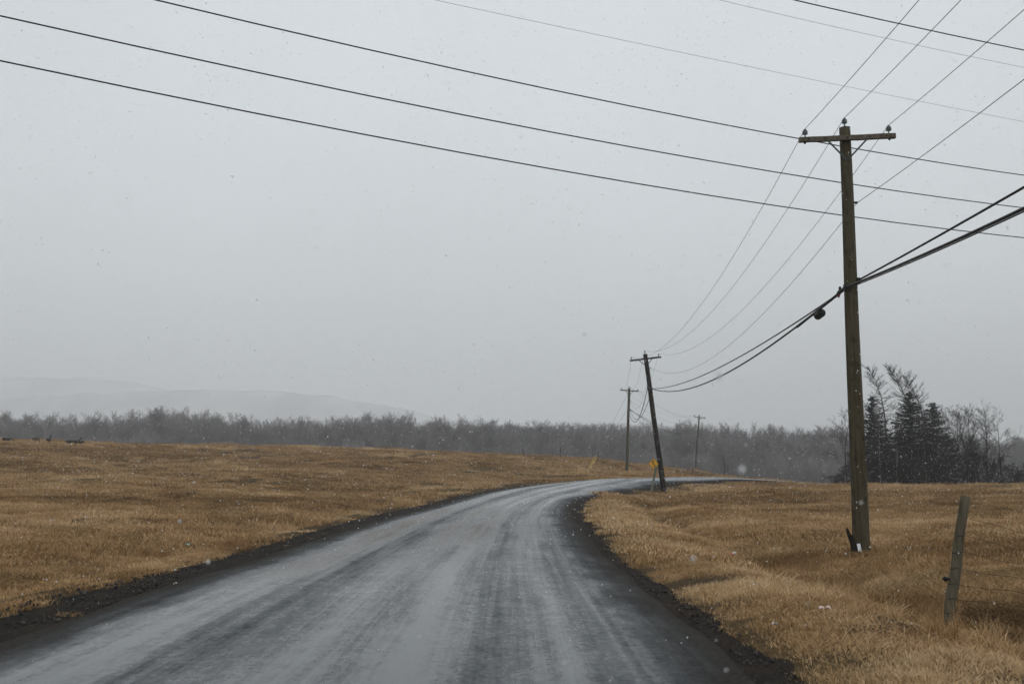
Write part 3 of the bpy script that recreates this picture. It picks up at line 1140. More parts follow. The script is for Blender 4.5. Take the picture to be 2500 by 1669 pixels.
def spruce(px, ytop, Y, halfw, label, seed):
    random.seed(seed)
    b = at_ground(px, Y)
    h = P(px, ytop, Y).z - b.z
    t_ = thing('spruce_tree', b, label, 'tree', CL)
    tr, tw = Twigs(), Twigs()
    tr.seg((0, 0, -.3), (0, 0, h * .5), .17, .10)
    tr.seg((0, 0, h * .5), (0, 0, h), .10, .012)
    tris = []
    z = h * .04
    while z < h * .985:
        f_ = z / h
        L0 = halfw * (1 - f_) ** .74 * (1.0 if f_ > .15 else .9) + .14
        for _ in range(10 if f_ < .85 else 6):
            az = random.random() * 6.283
            L_ = L0 * random.uniform(.62, 1.18)
            d = Vector((math.cos(az), math.sin(az), .35 - .55 * (1 - f_)))
            p = Vector((0, 0, z + random.uniform(-.12, .12)))
            n_ = max(3, int(L_ / .22))
            q = p.copy()
            for s in range(n_):
                d = (d + Vector((0, 0, .05 if s > n_ * .6 else -.02)) + rv(.04)).normalized()
                e_ = q + d * L_ / n_
                tr.seg(q, e_, .016, .012)
                for _k in range(6):
                    o_ = q.lerp(e_, random.random())
                    sd = Vector((-d.y, d.x, 0)).normalized() * random.choice((-1, 1))
                    w_ = (d * random.uniform(.2, .9) + sd * random.uniform(.2, 1) + Vector((0, 0, random.uniform(-.75, .25)))).normalized()
                    ln_ = random.uniform(.16, .38) * (.65 + .5 * (1 - f_))
                    nn = w_.cross(rv(1)).normalized() * ln_ * .24
                    tris.append((o_ + nn * .5, o_ - nn * .5, o_ + w_ * ln_ * .6 - nn, o_ + w_ * ln_, o_ + w_ * ln_ * .6 + nn))
                q = e_
        z += random.uniform(.20, .34) * (1.1 if f_ < .8 else .8)
    V = np.array([[tuple(v) for v in q] for q in tris]).reshape(-1, 3)
    k = np.arange(len(tris))[:, None] * 5
    T = np.concatenate([k + [0, 1, 2], k + [0, 2, 4], k + [4, 2, 3]], 0)
    tr.build('trunk', M['bark'], t_)
    o = np_mesh('crown', V, T, M['needles'])
    o.parent = t_


larch(2168, 900, 112, -1.5, 'tall thin larch with bare branches and bent tip beside the big spruce', 11, .72)
larch(2232, 898, 116, -2.3, 'tallest larch, bare and windswept, rising behind the big middle spruce', 12, .95)
larch(2262, 920, 119, -1.9, 'second bare larch top leaning beside the tallest larch', 13, .85)
spruce(2140, 966, 109, 2.7, 'slim dark spruce standing just beside the large utility pole', 14)
spruce(2228, 953, 110, 3.7, 'biggest dark spruce in the middle of the tree cluster', 15)
spruce(2286, 980, 112, 3.3, 'dark spruce at the far side of the biggest spruce', 16)
spruce(2206, 1045, 108, 1.9, 'low young spruce in front of the biggest spruce', 17)
bare_tree(2070, 1003, 114, 'thin leafless tree whose crown shows beside the large utility pole', 21, .25, kids=(4, 6, 5), rad=.10)
bare_tree(2112, 995, 113, 'leafless tree between the large utility pole and the slim spruce', 22, .2, kids=(4, 6, 5))
bare_tree(2150, 1010, 107, 'pale stemmed leafless tree in front of the slim spruce', 23, .25, kids=(4, 6, 5), bark='pale_bark', lean=-.06)
bare_tree(2188, 1030, 107, 'pale grey leafless tree in front of the two larches', 24, .2, kids=(4, 6, 5), bark='pale_bark')
bare_tree(2262, 1000, 107, 'dense leafless tree overlapping the biggest spruce', 25, .15, kids=(5, 6, 5))
bare_tree(2316, 1000, 110, 'leafless tree close beside the last spruce', 26, .18, kids=(5, 6, 5))
bare_tree(2350, 1006, 112, 'upright leafless tree next to the round-crowned birch', 27, .25, kids=(3, 5, 5), spread=.55)
bare_tree(2378, 1003, 114, 'forked leafless tree just before the round-crowned birch', 28, .25, kids=(4, 6, 5), stems=2, spread=.55)
bare_tree(2412, 999, 112, 'leafless birch with a wide round crown at the outer end of the cluster', 29, .36, kids=(4, 6, 5), spread=.85, rad=.15)
bare_tree(2444, 1022, 115, 'outermost leafless tree of the cluster with thin drooping twigs', 30, .35, kids=(3, 6, 4), spread=.85, up=.02)
bare_tree(2330, 1060, 106, 'short bushy leafless tree in front of the last spruce', 31, .08, kids=(5, 6, 4), stems=2)
bare_tree(2388, 1070, 106, 'short bushy leafless tree below the round-crowned birch', 32, .08, kids=(5, 6, 4), stems=2)
shr = [(2066, 1138, 104), (2092, 1105, 105), (2125, 1118, 104), (2165, 1112, 103), (2205, 1120, 104), (2245, 1108, 103), (2285, 1118, 104), (2325, 1106, 103), (2362, 1116, 104), (2400, 1102, 103), (2436, 1116, 104), (2466, 1128, 105), (2492, 1148, 106), (2040, 1160, 106)]
shr_src = []
for k in range(3):
    random.seed(60 + k)
    tr, tw = bare_tree_parts(4.0, .02, (0, 0), .04, [4, 5, 4], .009, spread=.80, up=.12, stems=3)
    shr_src.append([q_.build('trunk', M['twigs'], None, link=False) for q_ in tr] + [tw.build('crown', M['twigs'], None, link=False)])
shr_names = ['in front of the pole beyond the field', 'nearest the large pole on its far side', 'under the slim spruce', 'between the slim spruce and the larches', 'below the low young spruce', 'under the biggest spruce',
             'below the last spruce', 'under the short bushy tree', 'under the forked tree', 'under the round-crowned birch', 'below the outermost tree', 'trailing off past the outermost tree', 'last and lowest of the cluster', 'on the open side of the large pole']
for k, ((px, yt, Y), nm) in enumerate(zip(shr, shr_names)):
    b = at_ground(px, Y)
    h = P(px, yt, Y).z - b.z
    t_ = thing('bare_shrub', b, 'tangled dark leafless shrub ' + nm, 'shrub', CL)
    t_.rotation_euler = (0, 0, k * 1.7)
    s = h / 4.0
    for src in shr_src[k % 3]:
        c_ = src.copy()
        COL.objects.link(c_)
        c_.parent = t_
        c_.scale = (1.15 * max(s, .7), 1.15 * max(s, .7), s)


# ------------------------------------------------------------------ utility poles
def lathe(mb, base, axis_pts, sides=14, axis=None):
    """Profile of (height, radius) around a vertical axis at base."""
    base = Vector(base)
    ax = Vector(axis) if axis is not None else Vector((0, 0, 1))
    ax.normalize()
    a = ax.orthogonal().normalized()
    b = ax.cross(a)
    vs, fs = [], []
    for h, r in axis_pts:
        for k in range(sides):
            t_ = 2 * math.pi * k / sides
            vs.append(base + ax * h + (a * math.cos(t_) + b * math.sin(t_)) * r)
    for i in range(len(axis_pts) - 1):
        for k in range(sides):
            k2 = (k + 1) % sides
            fs.append((i * sides + k, i * sides + k2, (i + 1) * sides + k2, (i + 1) * sides + k))
    fs.append(tuple(range(sides - 1, -1, -1)))
    fs.append(tuple((len(axis_pts) - 1) * sides + k for k in range(sides)))
    mb.add(vs, fs)


INS = [(0, .016), (.075, .016), (.078, .030), (.085, .066), (.098, .064), (.104, .030), (.114, .030), (.120, .066), (.132, .064), (.138, .030), (.148, .030), (.154, .062), (.166, .058), (.172, .028), (.180, .036), (.205, .034), (.215, .022)]


def utility_pole(base, top, r0, r1, wood, arm_yaw, arm_roll, label, detail=True, arm_drop=.32, arm_side=-1, comm=(6.2, 6.2), neutral=8.1):
    t_ = thing('utility_pole', base, label, 'utility pole', 'wooden utility poles along the road')
    ax = (Vector(top) - Vector(base))
    H = ax.length
    ax.normalize()
    mb = MB()
    random.seed(int(abs(base[0]) * 100))
    nseg = 34 if detail else 10
    sides = 28 if detail else 12
    pts, rad = [], []
    for i in range(nseg + 1):
        f_ = i / nseg
        pts.append(ax * (-.5 + (H + .5) * f_) + Vector((.012 * math.sin(f_ * 9), .012 * math.sin(f_ * 7 + 1), 0)) * (1 if 0 < f_ < 1 else 0))
        rad.append(r0 + (r1 - r0) * f_ + (.02 * max(0, 1 - f_ * 12)))
    mb.tube(pts, rad, sides, wob=.012 if detail else 0)
    mb.build('shaft', wood, t_, smooth=True)
    # cross arm
    ay = Vector((math.cos(arm_yaw), math.sin(arm_yaw), 0))
    side = (ay - ax * ay.dot(ax)).normalized()
    side = (side + ax * math.tan(arm_roll)).normalized()
    front = side.cross(ax).normalized()      # roughly towards the viewer when arm_side < 0
    cpt = ax * (H - arm_drop) + front * ((r1 + .055) * (1 if arm_side < 0 else -1))
    AL, AH, AW = 2.24, .115, .095
    mb = MB()
    nb = 8
    vs, fs = [], []
    for i in range(nb + 1):
        s_ = (i / nb - .5) * AL
        for x, y in ((-1, -1), (1, -1), (1, 1), (-1, 1)):
            vs.append(cpt + side * s_ + front * (x * AW / 2) + ax * (y * AH / 2 + .004 * math.sin(i * 2.1)))
    for i in range(nb):
        for k in range(4):
            fs.append((i * 4 + k, i * 4 + (k + 1) % 4, (i + 1) * 4 + (k + 1) % 4, (i + 1) * 4 + k))
    fs += [(3, 2, 1, 0), tuple(nb * 4 + k for k in range(4))]
    mb.add(vs, fs)
    arm = mb.build('cross_arm', M['arm_wood'] if detail else wood, t_)
    fd = 1 if arm_side < 0 else -1
    for s_ in (-1, 1):
        mb = MB()
        a = cpt + side * (s_ * .47) - ax * .045 + front * (fd * .052)
        b = ax * (H - arm_drop - .52) + front * (fd * (r1 + .012)) + side * (s_ * .015)
        mb.bar(a, b, .040 if detail else .05, .012 if detail else .03, tuple(front))
        mb.build('brace', M['steel'], t_)
    if detail:
        for s_ in (-.90, -.52, 0, .52, .90):
            mb = MB()
            lathe(mb, cpt + side * s_ + front * (fd * .0475), [(0, .022), (.012, .022), (.013, .012), (.03, .012)], 8, front * fd)
            mb.build('bolt', M['bolt'], arm)
        for s_ in (-.98, .98):
            mb = MB()
            lathe(mb, cpt + side * s_ - ax * (AH / 2 + .05), [(0, .008), (.02, .028), (.05, .028)], 8, ax)
            mb.build('pin_nut', M['bolt'], arm)
    ends = []
    for s_ in (-.97, 0, .97):
        mb = MB()
        if s_ == 0:
            o_ = ax * (H - .01)
            prof = [(0, .035), (.06, .022)] + [(h + .04, r) for h, r in INS[1:]]
        else:
            o_ = cpt + side * s_ + ax * (AH / 2 - .004)
            prof = INS
        lathe(mb, o_, prof, 14 if detail else 8, ax)
        mb.build('insulator', M['porcelain'], t_, smooth=False)
        ends.append(Vector(base) + o_ + ax * (prof[-1][0] - .005))
    # neutral bracket
    mb = MB()
    np_ = ax * neutral + side * (r1 + (r0 - r1) * (1 - neutral / H))
    mb.bar(np_ - side * .03, np_ + side * .09, .03, .05)
    mb.build('neutral_bracket', M['bolt'], t_)
    ends.append(Vector(base) + np_ + side * .09)
    for q, o_ in zip(comm, (.10, -.04)):
        ends.append((q, o_))
    # communication clamps
    rr = r0 + (r1 - r0) * comm[0] / H
    cm = []
    for q, sgn in zip(comm, (1, -1)):
        c0 = ax * q + side * (rr * sgn * .9) + front * (rr * .55)
        mb = MB()
        mb.box(c0, (.09, .09, .14))
        mb.build('cable_clamp', M['bolt'], t_)
        cm.append(Vector(base) + c0 + front * .05)
    return {'obj': t_, 'ins': ends[:3], 'neutral': ends[3], 'comm': cm, 'ax': ax, 'base': Vector(base), 'H': H, 'side': side, 'front': front}


def pole_at(px0, py0, px1, py1, Y, *a, **k):
    b = P(px0, py0, Y)
    b = Vector((b.x, Y, gz(b.x, Y)))
    tp = P(px1, py1, Y)
    return utility_pole(b, tp, *a, **k)


p1 = pole_at(2103, 1348, 2062, 312, 23.0, .195, .128, M['pole_wood'], R(-5.5), R(1.2), 'large brown utility pole standing in the grass near the road with three ridged insulators', comm=(6.25, 6.10), neutral=8.15)
p2 = pole_at(1622, 1212, 1575, 864, 70.0, .20, .15, M['dark_pole_wood'], R(-2), R(0), 'black weathered utility pole leaning to one side behind the yellow sign', detail=False, comm=(7.4, 7.55), neutral=8.9, arm_side=1)
p3 = pole_at(1530, 1152, 1536, 947, 118.0, .19, .145, M['grey_pole_wood'], R(6), R(-1.0), 'grey-brown utility pole on the grassy slope beyond the road bend', detail=False, comm=(7.2, 7.5), neutral=8.3, arm_side=-1)
p4 = pole_at(1697, 1149, 1707, 1014, 178.0, .17, .13, M['grey_pole_wood'], R(10), R(-2.0), 'farthest small utility pole against the grey wood', detail=False, comm=(7.3, 7.1), neutral=8.6, arm_side=-1)


def sag(a, b, s, n_=28):
    a, b = Vector(a), Vector(b)
    return [a.lerp(b, i / n_) - Vector((0, 0, 4 * s * (i / n_) * (1 - i / n_))) for i in range(n_ + 1)]


def wire(name, spans, r, material, label, cat, group, sides=5):
    pts = []
    for a, b, s in spans:
        q = sag(a, b, s)
        pts += q if not pts else q[1:]
    o_ = pts[0].copy()
    mb = MB()
    mb.tube([p - o_ for p in pts], r, sides)
    o = mb.build(name, material)
    o.location = o_
    tag(o, label, cat, group)
    return o


B0 = Vector((5.75, -24, .1))
d0 = B0 - p1['base']
P5 = P(1790, 1203, 226)
d5 = P5 - p4['comm'][0]
G1 = 'wires strung along the line of utility poles'
names = ['thin power wire on the outermost insulator nearest the road', 'thin power wire on the pole-top insulators in the middle', 'thin power wire on the insulators at the field end of the cross arms']
for k in range(3):
    a = p1['ins'][k]
    wire('power_wire', [(a + d0, a, 1.0), (a, p2['ins'][k], 1.72), (p2['ins'][k], p3['ins'][k], 1.3), (p3['ins'][k], p4['ins'][k], 1.5), (p4['ins'][k], p4['ins'][k] + d5, 1.0)],
         .0068, M['wire'], names[k], 'wire', G1)
a = p1['neutral']
wire('neutral_wire', [(a + d0, a, .8), (a, p2['neutral'], 1.75), (p2['neutral'], p3['neutral'], 1.8), (p3['neutral'], p4['neutral'], 1.3), (p4['neutral'], p4['neutral'] + d5, 1.0)],
     .0068, M['wire'], 'single wire on side brackets a little below the cross arms', 'wire', G1)
a, b, c_, d_ = p1['comm'][0], p2['comm'][0], p3['comm'][0], p4['comm'][0]
wire('telephone_cable', [(a + d0, a, .45), (a, b, .62), (b, c_, 1.6), (c_, d_, 1.0), (d_, d_ + d5, .6)], .021, M['cable'], 'upper and thinner of the two black cables halfway up the poles', 'cable', G1, 6)
a, b, c_, d_ = p1['comm'][1], p2['comm'][1], p3['comm'][1], p4['comm'][1]
wire('telephone_cable', [(a + d0, a, .95), (a, b, 1.12), (b, c_, 2.1), (c_, d_, 1.5), (d_, d_ + d5, .9)], .027, M['cable'], 'lower thick sagging black cable halfway up the poles', 'cable', G1, 6)
# a second cable lashed under the thick one between the pole behind the viewer and the large pole
low = Vector((0, .0, -.045))
wire('lashed_cable', [(a + d0 + low, a + low, .95), (a + low, a.lerp(b, .10) + low - Vector((0, 0, 4 * 1.12 * .1 * .9)), .0)], .012, M['cable'], 'short black cable lashed beneath the thick sagging cable at the large pole', 'cable', G1, 6)

# splice case hanging from the cable beside the large pole
cab = sag(a, b, 1.12, 100)
f0 = cab[3]
f1 = cab[7]
ax = (f1 - f0).normalized()
mid = cab[5] + Vector((0, 0, -.14))
t_ = thing('splice_case', mid, 'black rounded cable splice case hanging beside the large pole', 'splice case')
mb = MB()
lathe(mb, ax * -.20, [(0, .03), (.015, .075), (.05, .098), (.12, .105), (.28, .105), (.35, .098), (.385, .075), (.40, .03)], 16, ax)
mb.build('case', M['cable'], t_, smooth=True)
for s_ in (-.13, .0, .13):
    mb = MB()
    mb.bar(ax * s_ + Vector((0, 0, .08)), ax * (s_ + .03) + Vector((0, 0, .19)), .02, .03)
    mb.build('hanger', M['bolt'], t_)
for s_ in (-.16, -.05, .07, .17):
    mb = MB()
    lathe(mb, ax * (s_ - .008), [(0, .109), (.016, .109)], 16, ax)
    mb.build('rib', M['cable'], t_)
# dead-end fittings and red tag along the cable near the pole
t_ = thing('cable_fittings', a + ax * .0, 'cluster of black cable grips with a dark red tag at the large pole', 'cable fitting')
for s_, rr in ((.12, .035), (.30, .030), (.52, .040)):
    mb = MB()
    lathe(mb, ax * s_ + Vector((0, 0, .015)), [(0, .012), (.03, rr), (.13, rr), (.17, .012)], 10, ax)
    mb.build('grip', M['bolt'], t_)
mb = MB()
mb.box(ax * .62 + Vector((0, -.03, -.05)), (.05, .02, .13), Matrix.Rotation(.4, 3, 'Y'))
mb.build('tag', M['tag_red'], t_)
mb = MB()
mb.box(ax * .50 + Vector((0, 0, .085)), (.05, .05, .08))
mb.build('bracket', M['bolt'], t_)

# guy wires with yellow guards from the pole on the slope
for k, (hh, pxg, lab) in enumerate(((9.4, 1436, 'thin guy wire from the slope pole top with a yellow guard at its foot'), (7.5, 1439.6, 'lower guy wire from the slope pole with its own yellow guard'))):
    g = P(pxg, 1147, 112 + k * .4)
    g.z = gz(g.x, g.y)
    tp = p3['base'] + p3['ax'] * hh
    t_ = thing('guy_wire', g, lab, 'guy wire', 'guy wires of the slope pole')
    d = (tp - g)
    L_ = d.length
    d.normalize()
    mb = MB()
    mb.tube([d * -.3, d * (L_ * .5), d * L_], .012, 5)
    mb.build('strand', M['guy'], t_)
    mb = MB()
    mb.tube([d * .05, d * 1.0, d * 2.05], .027, 8)
    mb.build('guard', M['yellow_guard'], t_)

# the other power line crossing overhead, one above the other
G2 = 'wires of the line crossing over the road'


def cross(h0, h1, r, mat, label, a=(-10.0, 18.5), b=(17.4, 33.0), s=0.35, ext=(1.6, 2.2)):
    a, b = Vector((*a, h0)), Vector((*b, h1))
    d = b - a
    # long flat span reaching well past both sides of the view
    A_, B_ = a - d * ext[0], b + d * ext[1]
    mid = .5
    pts = []
    for i in range(61):
        f_ = i / 60
        p = A_.lerp(B_, f_)
        u = ((p - a).dot(d)) / d.length_squared
        p.z = h0 + (h1 - h0) * u + s * 4 * ((u - .5) ** 2 - .25)
        pts.append(p)
    mb = MB()
    o_ = pts[0].copy()
    mb.tube([p - o_ for p in pts], r, 6)
    o = mb.build('overhead_wire', mat)
    o.location = o_
    tag(o, label, 'wire', G2)


cross(EYE + 8.05, EYE + 8.05, .0155, M['wire'], 'lowest of the three dark wires crossing the whole sky')
cross(EYE + 8.96, EYE + 9.10, .0155, M['wire'], 'middle of the three dark wires crossing the whole sky')
cross(EYE + 10.06, EYE + 10.26, .0155, M['wire'], 'uppermost of the three dark wires crossing the whole sky')
cross(EYE + 11.27, EYE + 12.2, .0045, M['thin_wire'], 'faint thin wire above the three dark crossing wires', s=.1)
cross(EYE + 10.1, EYE + 10.1, .0125, M['wire'], 'thick dark wire crossing only the top corner of the sky', a=(6.05, 20.1), b=(12.2, 22.6), s=.02, ext=(7, 9))
cross(EYE + 11.5, EYE + 11.5, .0042, M['thin_wire'], 'faint thin wire below the thick one in the top corner', a=(5.1, 22.9), b=(14.5, 26.9), s=.04, ext=(5, 7))

# ------------------------------------------------------------------ sign
b = P(1589, 1216, 67)
b.z = gz(b.x, b.y)
tp = P(1602, 1140, 67)
t_ = thing('road_sign', b, 'yellow diamond winding-road sign with black arrow on a greenish post', 'road sign')
mb = MB()
d = tp - b
mb.bar(d * -.15, d * 1.02, .13, .10, (0, 1, 0))
mb.build('post', M['green_post'], t_)
c0 = P(1595.5, 1131, 66.93) - b
yaw = Matrix.Rotation(R(-24), 3, 'Z') @ Matrix.Rotation(R(4), 3, 'Y')
hd = .355


def plate(mb, pts2, y0, y1):
    n_ = len(pts2)
    vs = [c0 + yaw @ Vector((x, y0, z)) for x, z in pts2] + [c0 + yaw @ Vector((x, y1, z)) for x, z in pts2]
    mb.add(vs, [tuple(range(n_)), tuple(range(2 * n_ - 1, n_ - 1, -1))] + [(i, i + n_, (i + 1) % n_ + n_, (i + 1) % n_) for i in range(n_)])


mb = MB()
cr = .04
dia = []
for k in range(4):
    a_ = k * math.pi / 2
    for o_ in (-.10, 0, .10):
        r_ = hd - (cr * .35 if o_ else 0) * 1.0
        dia.append((r_ * math.cos(a_ + o_) * (1 if o_ == 0 else .965), r_ * math.sin(a_ + o_) * (1 if o_ == 0 else .965)))
plate(mb, dia, 0, .012)
panel = mb.build('panel', M['sign_yellow'], t_)
for k in range(4):      # black border line
    a0, a1 = k * math.pi / 2, (k + 1) * math.pi / 2
    mb = MB()
    o1, i1 = hd * .92, hd * .86
    plate(mb, [(o1 * math.cos(a0), o1 * math.sin(a0)), (o1 * math.cos(a1), o1 * math.sin(a1)), (i1 * math.cos(a1), i1 * math.sin(a1)), (i1 * math.cos(a0), i1 * math.sin(a0))], -.004, 0)
    mb.build('border', M['sign_black'], panel)
mb = MB()
path = [(.075, -.20), (.082, -.12), (.05, -.065), (-.01, -.03), (-.045, .005), (-.05, .06), (-.05, .10)]
lt, rt = [], []
for i, (x, z) in enumerate(path):
    x0, z0 = path[max(0, i - 1)]
    x1, z1 = path[min(len(path) - 1, i + 1)]
    dx, dz = x1 - x0, z1 - z0
    l_ = math.hypot(dx, dz)
    lt.append((x - dz / l_ * .034, z + dx / l_ * .034))
    rt.append((x + dz / l_ * .034, z - dx / l_ * .034))
for i in range(len(path) - 1):
    plate(mb, [lt[i], rt[i], rt[i + 1], lt[i + 1]], -.005, 0)
plate(mb, [(-.125, .098), (.025, .098), (-.05, .225)], -.005, 0)
mb.build('arrow', M['sign_black'], panel)
mb = MB()
mb.tube([Vector((0, 0, -.05)), Vector((.03, 0, .18)), Vector((.02, .01, .32))], [.07, .06, .03], 7, wob=.3)
o = mb.build('stump', M['charred'])
q = at_ground(1606, 67.5)
o.location = q
tag(o, 'small dark stub between the yellow sign and the leaning pole', 'stump')

# broken butt of an older pole against the large pole
q = at_ground(2079, 22.75)
t_ = MB()
vs, fs = [], []
prof = [(.135, .0, -.2), (.135, .0, .06), (.125, -.03, .25), (.11, -.09, .42), (.07, -.15, .56)]
for w, xo, z in prof:
    for k in range(8):
        an = k * math.pi / 4
        vs.append(Vector((xo + w * .62 * math.cos(an), w * .5 * math.sin(an), z + (.05 * math.sin(k * 2.3) if z > .5 else 0) - (.15 * max(0, math.cos(an)) if z > .5 else 0))))
for i in range(4):
    for k in range(8):
        fs.append((i * 8 + k, i * 8 + (k + 1) % 8, (i + 1) * 8 + (k + 1) % 8, (i + 1) * 8 + k))
fs.append(tuple(32 + k for k in range(8)))
t_.add(vs, fs)
o = t_.build('broken_pole_stub', M['charred'])
o.location = q
tag(o, 'splintered black stub of an old pole leaning beside the large pole', 'pole stub')

# white card at the foot of the large pole
q = P(2096, 1352, 22.72)
mb = MB()
for i in range(3):
    mb.box((0, .004 * i, 0), (.125, .003, .19), Matrix.Rotation(R(-6), 3, 'Y') @ Matrix.Rotation(R(-9 + i * 3), 3, 'X'))
o = mb.build('white_card', M['paper'])
o.location = (q.x, q.y, gz(q.x, q.y) + .13)
tag(o, 'small white card propped at the foot of the large pole', 'card')


def crumpled(name, px, py, Y, size, material, label, seed, second=None):
    random.seed(seed)
    x = P(px, py, Y).x
    mb = MB()
    nx_, ny_ = 6, 4
    vs = [Vector(((i / (nx_ - 1) - .5) * size, (j / (ny_ - 1) - .5) * size * .55, random.uniform(0, .35) * size)) for j in range(ny_) for i in range(nx_)]
    fs = [(j * nx_ + i, j * nx_ + i + 1, (j + 1) * nx_ + i + 1, (j + 1) * nx_ + i) for j in range(ny_ - 1) for i in range(nx_ - 1)]
    vs2 = [v + Vector((0, 0, -.006)) for v in vs]
    mb.add(vs, fs)
    mb.add(vs2, [tuple(reversed(q_)) for q_ in fs])
    if second:
        t2 = thing(name, (x, Y, gz(x, Y) + .07), label, 'litter')
        mb.build('wrapper', material, t2)
        mb = MB()
        mb.tube([(size * .3, 0, .02), (size * .62, .02, .03), (size * .9, .0, .05)], [size * .2, size * .24, size * .16], 8, wob=.3)
        mb.build('cup_end', second, t2)
    else:
        o = mb.build(name, material)
        o.location = (x, Y, gz(x, Y) + .09)
        tag(o, label, 'litter')


def y_for(px, py):
    """Forward distance at which the view line in that direction meets the ground."""
    lo, hi = 4.0, 120.0
    ys = np.linspace(lo, hi, 900)
    ps = np.array([tuple(P(px, py, y)) for y in ys])
    below = ps[:, 2] <= grid_z(ps[:, 0], ps[:, 1]) + .05
    return float(ys[np.argmax(below)]) if below.any() else hi


crumpled('crumpled_wrapper', 2014, 1500, y_for(2014, 1500), .12, M['litter_pink'], 'pale pink crumpled wrapper lying in the grass of the ditch', 3)
crumpled('discarded_cup', 1785, 1354, y_for(1785, 1354), .12, M['litter_red'], 'small red and white discarded cup in the ditch grass', 4, M['paper'])
crumpled('paper_scrap', 1892, 1535, y_for(1892, 1535), .06, M['paper'], 'tiny white paper scrap in the short verge grass', 5)
crumpled('plastic_scrap', 457, 1334, y_for(457, 1334), .16, NT('teal').out((.25, .36, .33), .4), 'small pale green plastic scrap at the grass edge left of the road', 6)

# ------------------------------------------------------------------ wire fence beside the large pole
b = P(2312, 1530, 11)
b.z = gz(b.x, b.y)
tp = P(2356, 1211, 11.0)
fence = thing('wire_fence', b, 'weathered leaning fence post with rusty wire mesh sagging away from it', 'fence')
ax = tp - b
H = ax.length
ax.normalize()
mb = MB()
random.seed(5)
pts = [ax * (-.35 + (H + .35) * i / 14) + Vector((.006 * math.sin(i), .006 * math.cos(i * 1.3), 0)) for i in range(15)]
mb.tube(pts, [.062 - .012 * i / 14 for i in range(15)], 18, wob=.07)
post = mb.build('post', M['post_wood'], fence, smooth=True)
nb_ = Vector((8.6, 7.6, 0))
nb_.z = gz(nb_.x, nb_.y)
top2 = nb_ + Vector((.05, 0, 1.15)) - b
fr = [.835, .70, .578, .46, .345, .235, .13]
drops = [.30, .26, .20, .16, .12, .09, .06]
strands = []
for k, f_ in enumerate(fr):
    a = ax * (H * f_)
    e2 = (nb_ - b) + Vector((.03, 0, 1.15 * (f_ + .05)))
    mb = MB()
    pts = []
    start = a + Vector((.055, -.03, -.006))
    for i in range(21):
        u = i / 20
        p = start.lerp(e2, u) - Vector((0, 0, 4 * drops[k] * u * (1 - u)))
        p += Vector((0, 0, .012 * math.sin(i * 1.9 + k)))
        pts.append(p)
    strands.append(pts)
    mb.tube(pts, .0023, 5)
    mb.build('strand', M['fence_wire'], fence)
    mb = MB()
    ring = []
    rr = .064 - .012 * f_
    for i in range(19):
        t2 = 2 * math.pi * i / 18
        ring.append(a + Vector((rr * math.cos(t2), rr * math.sin(t2), .010 * math.cos(t2 + .6))))
    mb.tube(ring, .0042, 5, cap=False)
    mb.build('wire_wrap', M['fence_wire'], post)
for i in (3, 6, 8, 11, 14, 17):
    mb = MB()
    mb.tube([strands[k][i] + Vector((.004 * (k % 2), 0, 0)) for k in range(7)], .0028, 4)
    mb.build('stay', M['fence_wire'], fence)
mb = MB()
lathe(mb, ax * (H * .38) + Vector((-.055, -.01, 0)), [(0, .012), (.02, .014), (.03, .026), (.055, .026), (.06, .014), (.075, .014)], 10, Vector((-1, -.1, 0)))
mb.build('fence_insulator', M['cable'], post)
# the next post carries the other end, just outside the picture
mb = MB()
mb.tube([nb_ - b + Vector((0, 0, -.35 + 1.65 * i / 6)) for i in range(7)], .055, 12, wob=.06)
mb.build('post', M['post_wood'], fence, smooth=True)

# thin stakes of the old fence on the far crest
for px, y0, y1, Y, lean, mat, lab in ((1277, 1108, 1093, 131, -2, 'stake', 'thin dark stake on the crest, first from the open field side'),
                                      (1368, 1115, 1092, 129, 0, 'stake', 'thin dark stake on the crest between the first stake and the yellow guards'),
                                      (1461, 1122, 1102, 126, 0, 'stake', 'short dark stake just beside the top of the yellow guards'),
                                      (1653, 1163, 1126, 104, 4, 'rust_stake', 'brown leaning stake just past the leaning black pole'),
                                      (1692, 1156, 1134, 140, 0, 'rust_stake', 'thin rusty stake at the foot of the farthest utility pole'),
                                      (1769, 1153, 1112, 158, -3, 'stake', 'thin tall dark stake where the road meets the far wood'),
                                      (278, 1089, 1082, 117, 0, 'stake', 'short dark stake sticking up on the crest past the geese')):
    q = at_ground(px, Y)
    h = P(px, y1, Y).z - q.z
    mb = MB()
    mb.tube([Vector((0, 0, -.3)), Vector((h * .02, 0, h * .5)), Vector((lean / 2430 * Y * 1.0, 0, max(h, .35)))], [.05, .045, .04], 7, wob=.15)
    o = mb.build('fence_stake', M[mat])
    o.location = q
    tag(o, lab, 'stake', 'stakes of the old fence on the crest')


